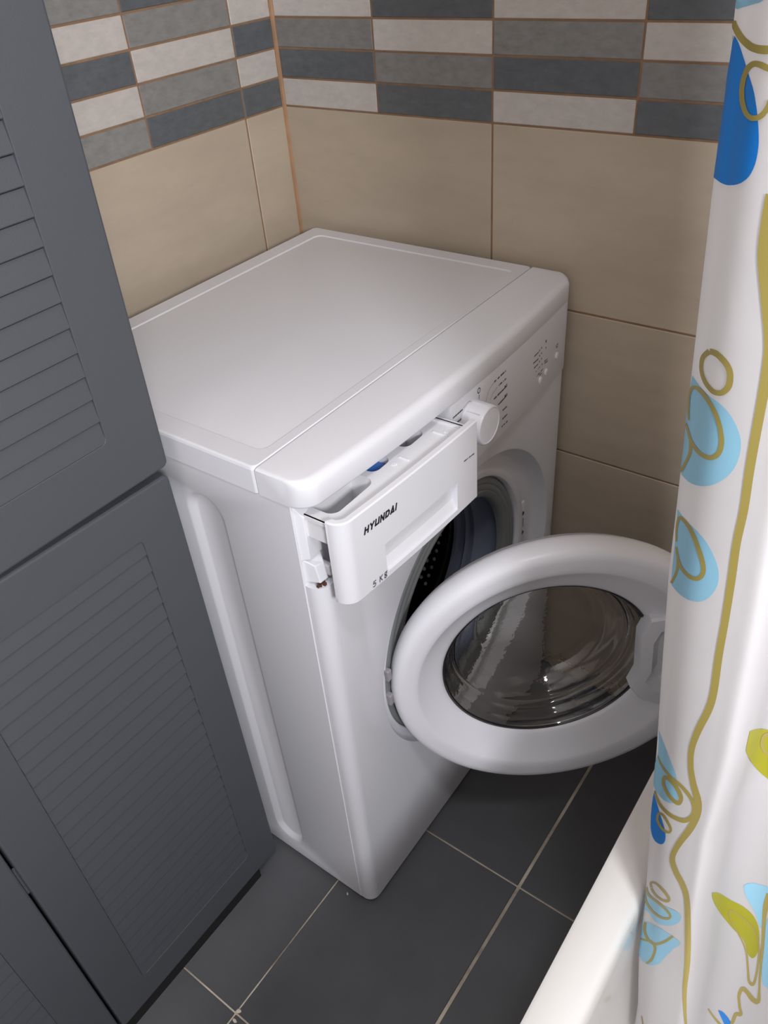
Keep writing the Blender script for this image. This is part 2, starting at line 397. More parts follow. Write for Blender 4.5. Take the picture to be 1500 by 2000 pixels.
# drawer bay behind the pulled drawer
mb = MB().box((-.0300, .0022, .695), (-.0235, PY0, .812))
bay = obj('drawer_bay', mb.mesh('drawer_bay'), 'white_plastic', WM)
mb = MB()
mb.add([(-.0235, .004, .735), (-.0235, .004, .808), (-.0235, .032, .798), (-.0235, .032, .735), (-.0150, .009, .7375), (-.0150, .009, .795), (-.0150, .030, .789), (-.0150, .030, .7375)],
       [(4, 5, 6, 7), (0, 1, 5, 4), (1, 2, 6, 5), (2, 3, 7, 6), (3, 0, 4, 7)])
obj('side_bracket', mb.mesh('side_bracket'), 'white_plastic', bay, bevel=.001)
mb = MB()
mb.add([(-.0235, .006, .704), (-.0235, .006, .735), (-.0235, .034, .735), (-.0235, .034, .704), (-.006, .010, .706), (-.010, .009, .730), (-.008, .022, .727), (-.005, .022, .706)],
       [(4, 5, 6, 7), (0, 1, 5, 4), (1, 2, 6, 5), (2, 3, 7, 6), (3, 0, 4, 7)])
obj('lower_bracket', mb.mesh('lower_bracket'), 'white_plastic', bay, bevel=.001)
obj('rail_block', MB().box((-.02, .0235, .707), (-.003, .031, .722)).mesh('rail_block'), 'white_plastic', bay, bevel=.0018)
mb = MB(); rr = random.Random(3)
for k in range(6):
    x, y, z = -.007 + rr.uniform(-.003, .003), .008 + .0017 * k, .7008 + rr.uniform(0, .003); s = rr.uniform(.0010, .0021)
    mb.box((x - s, y - s, z - s), (x + s, y + s, z + s))
tag(obj('rust_crumb', mb.mesh('rust_crumb'), 'brown', bay), 'broken rusty tab on the drawer bay', kind='stuff')

# detergent drawer ----------------------------------------------------
PULL = .0375; DY0, DY1, DZ0, DZ1 = .0045, .2430, .6950, .8065
def dx(y): return bow(y) + PULL
RC = .018
path = []                                   # plan path of the outer face, from the left tail round the corner along the front
path += [(dx(DY0 + RC) - RC - .0035, DY0), (dx(DY0 + RC) - RC - .0018, DY0)]
for k in range(0, 9):
    a = PI / 2 * k / 8; path.append((dx(DY0 + RC) - RC + RC * math.sin(a), DY0 + RC - RC * math.cos(a)))
PKY0, PKY1, PKZ0, PKZ1 = .0655, .2000, .7040, .7440
fr = [DY0 + RC + (PKY0 - DY0 - RC) * k / 4 for k in range(1, 4)] + [PKY0 + (PKY1 - PKY0) * k / 10 for k in range(11)] + [PKY1 + (DY1 - PKY1) * k / 4 for k in range(1, 5)]
path += [(dx(y), y) for y in fr]
TH = .0075
inner = []
for i, (x, y) in enumerate(path):
    a = Vector(path[max(0, i - 1)]); b = Vector(path[min(len(path) - 1, i + 1)]); t = (b - a).normalized()
    inner.append((x - t.y * TH, y + t.x * TH) if i > 1 else (x, y + TH * .5))
inner = [(x, min(y, DY1)) for x, y in inner]
rows = [(DZ0, .0015), (DZ0 + .0015, 0), (PKZ0, 0), (PKZ1, 0), (DZ1 - .0015, 0), (DZ1, .0015)]
V = []; F = []; n = len(path)
for z, ins in rows:
    for (x, y), (xi, yi) in zip(path, inner):
        k = ins / TH; V.append((x + (xi - x) * k, y + (yi - y) * k, z))
for j in range(len(rows) - 1):
    for i in range(n - 1):
        ym = (path[i][1] + path[i + 1][1]) / 2
        if j == 2 and PKY0 < ym < PKY1 and i > 10: continue
        F.append((j * n + i, j * n + i + 1, (j + 1) * n + i + 1, (j + 1) * n + i))
b0 = len(V)
V += [(x, y, DZ1) for x, y in inner] + [(x, y, DZ0) for x, y in inner]
for i in range(n - 1):
    F.append(((len(rows) - 1) * n + i, (len(rows) - 1) * n + i + 1, b0 + i + 1, b0 + i))
    F.append((i, i + 1, b0 + n + i + 1, b0 + n + i))
    F.append((b0 + i, b0 + i + 1, b0 + n + i + 1, b0 + n + i))
F.append(tuple([j * n + n - 1 for j in range(len(rows))] + [b0 + n - 1, b0 + 2 * n - 1]))
F.append(tuple([j * n for j in range(len(rows))] + [b0, b0 + n]))
# grip pocket: a slope running in and up from the lower lip
ids = [i for i in range(n) if i > 10 and PKY0 - 1e-6 <= path[i][1] <= PKY1 + 1e-6]
b1 = len(V); DEP = .016
V += [(path[i][0] - DEP, min(max(path[i][1], PKY0 + .001), PKY1 - .001), PKZ1 - .001) for i in ids]
V += [(path[i][0] - .003, path[i][1], PKZ0 + .0005) for i in ids]
q_ = len(ids)
for k in range(q_ - 1):
    i = ids[k]
    F.append((2 * n + i, 2 * n + i + 1, b1 + q_ + k + 1, b1 + q_ + k))
    F.append((b1 + q_ + k, b1 + q_ + k + 1, b1 + k + 1, b1 + k))
    F.append((b1 + k, b1 + k + 1, 3 * n + i + 1, 3 * n + i))
F.append((2 * n + ids[0], b1 + q_, b1, 3 * n + ids[0])); F.append((2 * n + ids[-1], b1 + 2 * q_ - 1, b1 + q_ - 1, 3 * n + ids[-1]))
drawer = obj('detergent_drawer', mesh('detergent_drawer', V, F, 32), 'white_plastic', WM)
# tray with three wells
TZ = .7965
cells = []
def well(y0, y1, x1, r):
    return rrect(-.05, x1, y0, y1, r, 5)
mb = MB()
xi0, xi1 = -.022, None
def xin(y): return dx(y) - TH - .0002
# tray top: strips between wells
WELLS = [(.026, .098, .0125), (.108, .141, .0035), (.166, .205, .0060)]
edges = [.012]
tray_pts = []
def strip(y0, y1, xa):
    nseg = max(2, int((y1 - y0) / .01)); L1 = []; L2 = []
    for k in range(nseg + 1):
        y = y0 + (y1 - y0) * k / nseg
        L1.append((xa(y) if callable(xa) else xa, y, TZ)); L2.append((xin(y), y, TZ))
    mb.loops([L1, L2], False)
cur = .012
for w0, w1, wx in WELLS:
    strip(cur, w0, -.020)
    rad = .012 if w1 - w0 > .05 else .010
    def front(y, w0=w0, w1=w1, wx=wx, rad=rad):
        d = min(y - w0, w1 - y)
        return wx - (rad - math.sqrt(max(0, rad * rad - (rad - min(d, rad)) ** 2)))
    nn = 24; T = []; B = []; FR = []
    for k in range(nn + 1):
        y = w0 + (w1 - w0) * (.5 - .5 * math.cos(PI * k / nn)); T.append((front(y), y, TZ)); B.append((front(y) - .005, w0 + .003 + (y - w0) * ((w1 - w0 - .006) / (w1 - w0)), TZ - .045)); FR.append((xin(y), y, TZ))
    mb.loops([FR, T, B], False)
    Bk = [(-.022, p_[1], TZ - .045) for p_ in B]; Tk = [(-.022, p_[1], TZ) for p_ in T]
    mb.loops([B, Bk, Tk], False)
    mb.add([(-.022, w0, TZ), (T[0][0], w0, TZ), B[0], Bk[0]], [(0, 1, 2, 3)]); mb.add([(-.022, w1, TZ), (T[-1][0], w1, TZ), B[-1], Bk[-1]], [(0, 1, 2, 3)])
    cur = w1
strip(cur, DY1 - .001, -.020)
# tray side wall on the left and floor skirt
mb.box((-.020, .0125, .768), (xin(.03), .0140, TZ)); mb.box((-.020, .0105, TZ - .004), (xin(.03) - .004, .0140, TZ)); mb.box((-.020, DY1 - .006, .700), (xin(.22), DY1 - .004, TZ))
tr_ = obj('tray', mb.mesh('tray', 35), 'tray_plastic', drawer)
for y0, x0, x1 in ((.146, .0085, .0225), (.2085, .0125, .0330), (.2145, .024, .031)):
    obj('rib', MB().box((x0, y0, TZ - .001), (x1, y0 + .0024, TZ + .0016)).mesh('rib'), 'white_plastic', tr_, bevel=.0006)
obj('rib', MB().box((-.018, .2300, TZ - .001), (.036, .2325, TZ + .0026)).mesh('rib'), 'white_plastic', tr_, bevel=.0008)
obj('softener_cap', MB().loops([[(x, y, z) for x, y in rrect(-.022, .0005 - i, .110 + i, .139 - i, .008)] for i, z in ((0, TZ - .02), (0, TZ - .009), (.002, TZ - .008))], cap1=True).mesh('softener_cap', 40), 'blue_plastic', tr_)
# raised flower mark of the softener well
mb = MB()
for k in range(7):
    a = k * 2 * PI / 6; r0 = 0 if k == 6 else .0026
    cx, cy = .0115 + r0 * math.cos(a), .1335 + r0 * math.sin(a)
    mb.loops([[(cx + r * math.cos(q * PI / 3), cy + r * math.sin(q * PI / 3), z) for q in range(6)] for r, z in ((.0013, TZ), (.0010, TZ + .0008))], cap1=True)
obj('flower_mark', mb.mesh('flower_mark'), 'white_plastic', tr_)
# lettering --------------------------------------------------------------
def glyph_strokes(ch):
    return {'H': [((0, 0), (0, 1)), ((1, 0), (1, 1)), ((0, .5), (1, .5))],
            'Y': [((0, 1), (.5, .5)), ((1, 1), (.5, .5)), ((.5, .55), (.5, 0))],
            'U': [((0, 1), (0, .08)), ((0, .08), (1, .08)), ((1, .08), (1, 1))],
            'N': [((0, 0), (0, 1)), ((0, 1), (1, 0)), ((1, 0), (1, 1))],
            'D': [((0, .02), (0, .98)), ((0, .95), (.7, .95)), ((.7, .95), (1, .7)), ((1, .7), (1, .3)), ((1, .3), (.7, .05)), ((.7, .05), (0, .05))],
            'A': [((0, 0), (.5, 1)), ((.5, 1), (1, 0)), ((.1, .08), (.9, .08))],
            'I': [((.0, 0), (.0, 1))],
            '5': [((.9, 1), (.15, 1)), ((.15, 1), (.1, .58)), ((.1, .58), (.6, .64)), ((.6, .64), (.9, .42)), ((.9, .42), (.85, .15)), ((.85, .15), (.5, 0)), ((.5, 0), (.05, .08))],
            'K': [((0, 0), (0, 1)), ((.85, 1), (.05, .48)), ((.25, .6), (.9, 0))],
            'g': [((.95, .98), (.65, .92)), ((.65, .92), (.25, .92)), ((.25, .92), (.05, .7)), ((.05, .7), (.3, .48)), ((.3, .48), (.65, .52)), ((.65, .52), (.8, .72)), ((.8, .72), (.65, .92)), ((.3, .48), (.2, .34)), ((.2, .34), (.8, .26)), ((.8, .26), (.9, .04)), ((.9, .04), (.5, -.12)), ((.5, -.12), (.1, .0)), ((.1, .0), (.2, .3))]}[ch]
def ribbon(mb, surf, p, q, w, ext=.5):
    p = Vector(p); q = Vector(q); d = (q - p).normalized(); nrm = Vector((-d.y, d.x)) * w / 2
    p = p - d * w * ext; q = q + d * w * ext
    mb.add([surf(*(p + nrm)), surf(*(q + nrm)), surf(*(q - nrm)), surf(*(p - nrm))], [(0, 1, 2, 3)])
def lettering(name, parent, surf, text, y, z, h, wd, gap, sw, slant, material):
    mb = MB()
    for ch in text:
        if ch == ' ': y += wd * .8; continue
        w_ = 0 if ch == 'I' else wd
        for a, b in glyph_strokes(ch):
            f = lambda t: (y + t[0] * w_ + t[1] * h * slant, z + t[1] * h)
            ribbon(mb, surf, f(a), f(b), sw)
        y += w_ + gap + sw
    return obj(name, mb.mesh(name), material, parent)
dsurf = lambda y, z: (dx(y) + .00035, y, z)
lettering('brand_lettering', drawer, dsurf, 'HYUNDAI', .0368, .7775, .0070, .0049, .0012, .0022, .28, 'print')
lettering('capacity_lettering', drawer, dsurf, '5 Kg', .0405, .6995, .0072, .0044, .0020, .0012, .15, 'grey_print')
def dashes(mb, surf, y0, z0, y1, z1, h, seed):
    r = random.Random(seed); L = math.hypot(y1 - y0, z1 - z0); t = 0
    while t < L:
        w = r.uniform(.0009, .0019)
        if r.random() > .12:
            k = t / L; a = (y0 + (y1 - y0) * k, z0 + (z1 - z0) * k); k = min(1, (t + w) / L); b = (y0 + (y1 - y0) * k, z0 + (z1 - z0) * k)
            ribbon(mb, surf, a, b, h * r.uniform(.7, 1.15), 0)
        t += w + .0003
mb = MB(); dashes(mb, dsurf, .2145, .7655, .2365, .7640, .0014, 5)
obj('model_print', mb.mesh('model_print'), 'print', drawer)
# control panel print, knob, buttons
psurf = lambda y, z: (nose_x(y) + .0001, y, z)
mb = MB()
for k, (ya, za, yb, zb) in enumerate([(.3482, .7952, .3785, .7965), (.3598, .7842, .3800, .7845), (.3476, .7705, .3826, .7723), (.3595, .7558, .3831, .7579), (.3696, .7406, .3838, .7407), (.3712, .7272, .3854, .7278), (.3699, .7162, .3863, .7163), (.2500, .7941, .2716, .7950), (.2500, .7835, .2770, .7835)]):
    dashes(mb, psurf, ya, za, yb, zb, .0024, 11 + k)
dashes(mb, psurf, .252, .7735, .268, .7735, .0016, 40)
for ya, za in ((.3790, .7738), (.3798, .7592)): dashes(mb, psurf, ya - .003, za, ya + .004, za, .0042, int(ya * 1e4))
for k in range(12):                                         # little on/off mark
    a, b = 2 * PI * k / 12, 2 * PI * (k + 1) / 12
    ribbon(mb, psurf, (.3096 + .0030 * math.cos(a), .8020 + .0034 * math.sin(a)), (.3096 + .0030 * math.cos(b), .8020 + .0034 * math.sin(b)), .0012)
ribbon(mb, psurf, (.3100, .7955), (.3100, .7905), .0010)
for k, (ya, za, yb, zb) in enumerate([(.4635, .7768, .4777, .7772), (.4618, .7675, .4787, .7667), (.4649, .7585, .4782, .7587), (.4716, .7502, .4801, .7508), (.4749, .7403, .4969, .7422), (.4850, .7372, .4930, .7375), (.5005, .7520, .5110, .7510), (.5010, .7485, .5127, .7470), (.5400, .7580, .5490, .7575), (.5398, .7548, .5480, .7540)]):
    dashes(mb, psurf, ya, za, yb, zb, .0018, 60 + k)
for ya, za in ((.4812, .7781), (.4877, .7790), (.4820, .7696), (.4885, .7704), (.4829, .7603), (.4893, .7616), (.4837, .7510), (.4923, .7515), (.5024, .7812), (.5033, .7720)):
    ribbon(mb, psurf, (ya - .0011, za), (ya + .0011, za), .0024, 0)
ribbon(mb, psurf, (.5008, .7830), (.5040, .7830), .0030, 0)
tag(obj('panel_print', mb.mesh('panel_print'), 'print', cp), kind='stuff')
mb = MB()
for P in ([(.3482, .7952), (.3360, .7915), (.3290, .7830), (.3265, .7780)], [(.3560, .7835), (.3440, .7800), (.3380, .7745)], [(.2740, .7960), (.2860, .7990), (.2930, .7950)], [(.2790, .7840), (.2850, .7850), (.2890, .7820)]):
    for a, b in zip(P, P[1:]): ribbon(mb, psurf, a, b, .0007)
tag(obj('pointer_line', mb.mesh('pointer_line'), 'faint_print', cp), kind='stuff')
KY, KZ, KR = .2905, .7700, .0265
prof = [(KR * .96, nose_x(KY) - .004), (KR, nose_x(KY) + .0012), (KR * .97, .0395), (KR * .93, .0415), (KR * .88, .0420), (KR * .86, .0412), (KR * .85, .0412)]
kn = obj('programme_knob', MB().loops(lathe_x(prof, 56, KY, KZ), cap1=True).mesh('programme_knob', 35), 'white_plastic', cp)
mb = MB().box((.018, KY - .0008, KZ + KR - .003), (.0395, KY + .0008, KZ + KR + .0012)); obj('index_rib', mb.mesh('index_rib'), 'white_plastic', kn, bevel=.0003)
mb = MB().box((.018, KY - .0155, KZ + KR * .80 - .001), (.0365, KY - .0145, KZ + KR * .80 + .001)); obj('index_rib', mb.mesh('index_rib'), 'white_plastic', kn)
for by, bz in ((.4880, .7285), (.5075, .7320), (.5460, .7395)):
    x = nose_x(by)
    obj('button', MB().loops([[(xx, by + r * math.cos(k * PI / 8), bz + r * 1.1 * math.sin(k * PI / 8)) for k in range(16)] for r, xx in ((.0050, x - .002), (.0048, x + .0014), (.0040, x + .0020))], cap1=True).mesh('button', 40), 'white_plastic', cp)

# round door --------------------------------------------------------------
TH_D = .7122
DC = Vector((.1801, .2449, .432))
def lathe_d(prof, n=112): return [[(r * math.cos(2 * PI * k / n), d, r * math.sin(2 * PI * k / n)) for k in range(n)] for r, d in prof]
ES = -.0095                                 # the glass sits a little nearer to the hinge than the ring's centre
ring = ((.1500, .040, ES), (.2140, .040, 0), (.2225, .0385, 0), (.2265, .034, 0), (.2288, .027, 0), (.2293, .018, 0), (.2278, .0095, 0), (.2240, .0035, 0), (.2185, .0004, 0), (.2120, 0, 0), (.2000, .0010, -.001), (.1925, .0022, -.0025), (.1890, .0040, -.0035), (.1855, .0068, -.004), (.1710, .0155, -.0065), (.1580, .0225, -.0085), (.1510, .0260, ES), (.1475, .0290, ES), (.1460, .0335, ES), (.1500, .040, ES))
def lathe_e(prof, n=112): return [[(sh + r * math.cos(2 * PI * k / n), d, r * math.sin(2 * PI * k / n)) for k in range(n)] for r, d, sh in prof]
door = obj('door', MB().loops(lathe_e(ring)).mesh('door', 40), 'white_plastic', WM, DC, (0, 0, TH_D))
obj('rear_rim', MB().loops(lathe_e(((.160, .040, ES), (.2180, .0402, 0), (.2190, .046, 0), (.2160, .050, 0), (.1950, .051, 0), (.1750, .048, -.005), (.1600, .045, ES), (.160, .040, ES)))).mesh('rear_rim', 40), 'grey_plastic', door)
outp = [(.1515, .0345), (.1475, .0400), (.1455, .0500), (.1440, .0540), (.1395, .0575), (.1380, .0640), (.1365, .0690), (.1310, .0735), (.1295, .0800), (.1280, .0850), (.1220, .0890), (.1170, .1000), (.1080, .1110), (.0960, .1170), (.0920, .1165), (.0880, .1180), (.0600, .1210), (.0200, .1225)]
outp = [(r * .975, d - .0025) for r, d in outp]
inp = [(max(.002, r - .0035), d - .0035 if r < .13 else d - .0015) for r, d in outp]
nb = 112
L1 = lathe_d(outp, nb); L2 = lathe_d(inp[::-1], nb)
mbg = MB().loops(L1 + [[(0, .1228, 0)] * nb, [(0, .1190, 0)] * nb] + L2 + [L1[0]])
obj('glass_bowl', mbg.mesh('glass_bowl', 50), 'glass', door, (ES, 0, 0))
obj('glass_seal', MB().loops(lathe_d(((.1470, .0310), (.1440, .0320), (.1435, .0340), (.1470, .0350)))).mesh('glass_seal', 40), 'dark', door, (ES, 0, 0))
hp = [(.1205, .0820), (.1110, .0500), (.1130, .0200), (.1165, -.0270), (.1085, -.0545), (.1240, -.0790), (.1570, -.0950), (.1900, -.0620), (.2040, -.0100), (.2000, .0450), (.1770, .0780), (.1500, .0880)]
def sc(P, k, du=0): 
    cu = sum(p[0] for p in P) / len(P); cz_ = sum(p[1] for p in P) / len(P); return [(cu + (a - cu) * k + du, cz_ + (b - cz_) * k) for a, b in P]
def pl(P, d): return [(a, d(a) if callable(d) else d, b) for a, b in P]
topd = lambda u: .0135 - (u - .10) * .115
LL = [pl(hp, .034), pl(hp, lambda u: topd(u) + .004), pl(sc(hp, .97), topd), pl(sc(hp, .74, .008), lambda u: topd(u) - .0005), pl(sc(hp, .70, .008), lambda u: topd(u) + .002), pl(sc(hp, .58, .014), lambda u: topd(u) + .012)]
obj('door_handle', MB().loops(LL, True, False, True).mesh('door_handle', 28), 'white_plastic', door)
mb = MB().box((-.020, .099, .405), (.000, .108, .425)); mb.box((-.020, .099, .455), (.000, .108, .475)); mb.box((-.030, .098, .395), (-.012, .110, .485))
obj('hinge', mb.mesh('hinge'), 'grey_plastic', WM, bevel=.002)

# ------------------------------------------------------------------ anthracite louvred cabinet
CB = empty('louvred_cabinet', (-.33, -.355, 0), 'tall anthracite plastic cabinet with louvred doors beside the washing machine', 'cabinet')
OX, OY = -.33, -.355
def cobj(name, me, material, parent, bevel=0):
    return obj(name, me, material, parent, bevel=bevel)
XFc = -.186
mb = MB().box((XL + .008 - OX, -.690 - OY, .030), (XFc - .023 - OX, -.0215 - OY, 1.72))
cobj('carcass', mb.mesh('carcass'), 'cabinet_gap_shade', CB, .003)
mb = MB().box((XL + .01 - OX, -.680 - OY, 0), (-.189 - OX, -.062 - OY, .0265)); mb.box((XL + .01 - OX, -.062 - OY, 0), (-.205 - OX, -.030 - OY, .0265)); cobj('plinth', mb.mesh('plinth'), 'black', CB)  # near-black base block under the doors
PITCH = .0248
def cdoor(y0, y1, z0, z1, xf, lean, py0, py1, pz0, pz1, nsl, top_slant=0):
    # lean: how far the door front comes forward per metre of height
    LL = [[(x + lean * (z - z0) - OX, y - OY, z + (top_slant * (y1 - y) / (y1 - y0) if z > z1 - .05 and flag else 0)) for y, z in rrect(*b, r, 5)] for b, r, x, flag in (
        ((y0, y1, z0, z1), .008, xf - .020, 1), ((y0, y1, z0, z1), .008, xf - .003, 1), ((y0 + .0010, y1 - .0010, z0 + .0010, z1 - .0010), .007, xf - .0008, 1), ((y0 + .003, y1 - .003, z0 + .003, z1 - .003), .006, xf, 1),
        ((py0, py1, pz0, pz1), .008, xf, 0), ((py0 + .0006, py1 - .0006, pz0 + .0006, pz1 - .0006), .008, xf - .0008, 0), ((py0 + .0008, py1 - .0008, pz0 + .0008, pz1 - .0008), .008, xf - .0075, 0))]
    d = cobj('door', MB().loops(LL, cap0=True, cap1=True).mesh('cabinet_door', 10), 'cabinet', CB)
    w = py1 - py0 - .002
    key = ('slat', round(w, 4))
    if key not in TILE_CACHE:
        pr = [(-.0074, 0), (-.0012, .0000), (-.0004, .0010), (-.0006, .0035), (-.0030, PITCH - .0013), (-.0074, PITCH - .0013)]
        TILE_CACHE[key] = MB().loops([[(x, y, z) for x, z in pr] for y in (-w / 2, w / 2)], True, True, True).mesh('slat', 30)
    for k in range(nsl):
        z = pz1 - .0225 - k * PITCH
        obj('slat', TILE_CACHE[key], 'cabinet', d, (xf + lean * (z - z0) - OX, (py0 + py1) / 2 - OY, z), (0, math.atan(lean), 0))
    return d
cdoor(-.3500, -.0205, .0270, .8085, -.1860, .003, -.2955, -.0750, .0857, .7530, 27, .0075)
cdoor(-.6900, -.3535, .0270, .8110, -.1860, .003, -.6400, -.4080, .0857, .7530, 27, .0)
cdoor(-.3500, -.0190, .8205, 1.7150, -.1800, .030, -.2955, -.0812, .8845, 1.6514, 31)
cdoor(-.6900, -.3535, .8205, 1.7150, -.1800, .030, -.6400, -.4080, .8845, 1.6514, 31)
obj('hinge_pin', MB().tube([(-.190 - OX, -.3518 - OY, .42), (-.190 - OX, -.3518 - OY, .47)], .0022).mesh('hinge_pin', 40), 'cabinet', CB)

# ------------------------------------------------------------------ bathtub
TB = empty('bathtub', (.70, -.2, 0), 'white enamel bathtub with a flat rim, under the shower curtain', 'bathtub')
TX0, TX1, TY0, TY1, TZ_ = .3545, 1.205, -1.25, .607, .550
prof = [(.035, .02, .02), (.012, .50, .02), (.006, .530, .018), (.0012, .538, .016), (0, .543, .015), (.0012, .5478, .015), (.005, TZ_, .015), (.036, TZ_ - .0008, .05), (.0405, TZ_ - .003, .055), (.0435, TZ_ - .010, .06), (.0450, .520, .06), (.048, .44, .07), (.060, .30, .08), (.080, .20, .10), (.13, .155, .12), (.20, .145, .12)]
LL = [[(x - .70, y + .2, z) for x, y in rrect(TX0 + i, TX1 - i, TY0 + i, TY1 - i, r, 8)] for i, z, r in prof]
obj('tub_shell', MB().loops(LL, cap1=True).mesh('tub_shell', 40), 'glaze', TB)
for fx in (.47, .98):
    for fy in (-1.1, .45):
        obj('tub_foot', MB().box((fx - .72, fy + .18, 0), (fx - .68, fy + .22, .15)).mesh('tub_foot'), 'dark', TB)

# ------------------------------------------------------------------ shower curtain
def lerp_tab(tab, z):
    # tab: rows (z, value) with z falling
    if z >= tab[0][0]:
        (z0, v0), (z1, v1) = tab[0], tab[1]
        return v0 + (z - z0) * (v1 - v0) / (z1 - z0) * 0.6
    for (z0, v0), (z1, v1) in zip(tab, tab[1:]):
        if z >= z1:
            return v0 + (z - z0) * (v1 - v0) / (z1 - z0)
    (z0, v0), (z1, v1) = tab[-2], tab[-1]
    return v1 + (z - z1) * (v1 - v0) / (z1 - z0) * 0.5
EDGE_TAB = [(1.2527, 0.3476), (1.2176, 0.3498), (1.1779, 0.3511), (1.1274, 0.354), (1.0421, 0.359), (0.9835, 0.3624), (0.9422, 0.3646), (0.8482, 0.3729), (0.7644, 0.3807), (0.6644, 0.3888), (0.5544, 0.3991), (0.4493, 0.4059), (0.3446, 0.4179)]
RIDGE_TAB = [(1.25, .408), (.9665, .4287), (.9078, .4322), (.8346, .4365), (.7426, .4380), (.639, .4459), (.506, .4606), (.30, .478)]
def curtain_path(z):
    e = lerp_tab(EDGE_TAB, z); f = lerp_tab(RIDGE_TAB, z)
    ye, yf = -.035, -.08
    if z > 1.3:
        f = lerp_tab(RIDGE_TAB, 1.3); e = lerp_tab(EDGE_TAB, 1.3)
    P = [(e + .060, .26), (e + .020, .20), (e + .050, .14), (e + .022, .075), (e + .006, .010),
         (e, ye), (e + .012, ye - .020), (e + (f - e) * .42, ye - .034), (e + (f - e) * .80, yf + .001),
         (f, yf), (f + .006, yf + .020), (f + .009, yf + .065), (f + .030, yf + .083), (f + .065, yf + .072),
         (f + .105, yf + .045), (f + .114, yf + .075), (f + .080, yf + .12), (f + .088, yf + .17), (f + .05, yf + .21), (f + .06, yf + .26)]
    if z > 1.3:
        k = 1 - .6 * min(1, (z - 1.3) / .65)
        P = [(.362 + (x - .362) * k, y) for x, y in P]
    return P
def curtain_point(a, z):
    P = curtain_path(z)
    i = max(0, min(len(P) - 2, int(a))); t = a - i
    p0 = P[max(0, i - 1)]; p1 = P[i]; p2 = P[i + 1]; p3 = P[min(len(P) - 1, i + 2)]
    r = []
    for k in (0, 1):
        r.append(.5 * (2 * p1[k] + (p2[k] - p0[k]) * t + (2 * p0[k] - 5 * p1[k] + 4 * p2[k] - p3[k]) * t * t
                       + (3 * p1[k] - p0[k] - 3 * p2[k] + p3[k]) * t ** 3))
    return (r[0], r[1], z)

NA, NZ = 17 * 14, 260
ZT, ZB_ = 1.95, .27
V = []; F = []
A_MIN, A_MAX = 0.0, 19.0
def zz(j): return ZT + (ZB_ - ZT) * j / NZ
for j in range(NZ + 1):
    for i in range(NA + 1):
        V.append(curtain_point(A_MIN + (A_MAX - A_MIN) * i / NA, zz(j)))
for j in range(NZ):
    for i in range(NA):
        k = j * (NA + 1) + i; F.append((k, k + 1, k + NA + 2, k + NA + 1))
me = bpy.data.meshes.new('shower_curtain'); me.from_pydata(V, [], F); me.shade_smooth()
CU = obj('shower_curtain', me, 'cloth')
tag(CU, 'white shower curtain printed with gold stems and blue and lime leaves, hanging into the bathtub', 'shower curtain')
def surf(a, z, off):
    p = Vector(curtain_point(a, z)); da = Vector(curtain_point(a + .01, z)) - Vector(curtain_point(a - .01, z)); dz = Vector(curtain_point(a, z + .002)) - Vector(curtain_point(a, z - .002))
    nn = dz.cross(da).normalized()
    if nn.y > 0 and 5.6 < a < 9: nn = -nn
    return p + nn * off * NSIGN
_p = Vector(curtain_point(7, .9)); _da = Vector(curtain_point(7.01, .9)) - Vector(curtain_point(6.99, .9))
NSIGN = 1 if (Vector((0, 0, 1)).cross(_da)).y < 0 else -1
def surf(a, z, off):
    p = Vector(curtain_point(a, z)); da = Vector(curtain_point(a + .01, z)) - Vector(curtain_point(a - .01, z)); dz = Vector(curtain_point(a, z + .002)) - Vector(curtain_point(a, z - .002))
    return p + dz.cross(da).normalized() * off * NSIGN
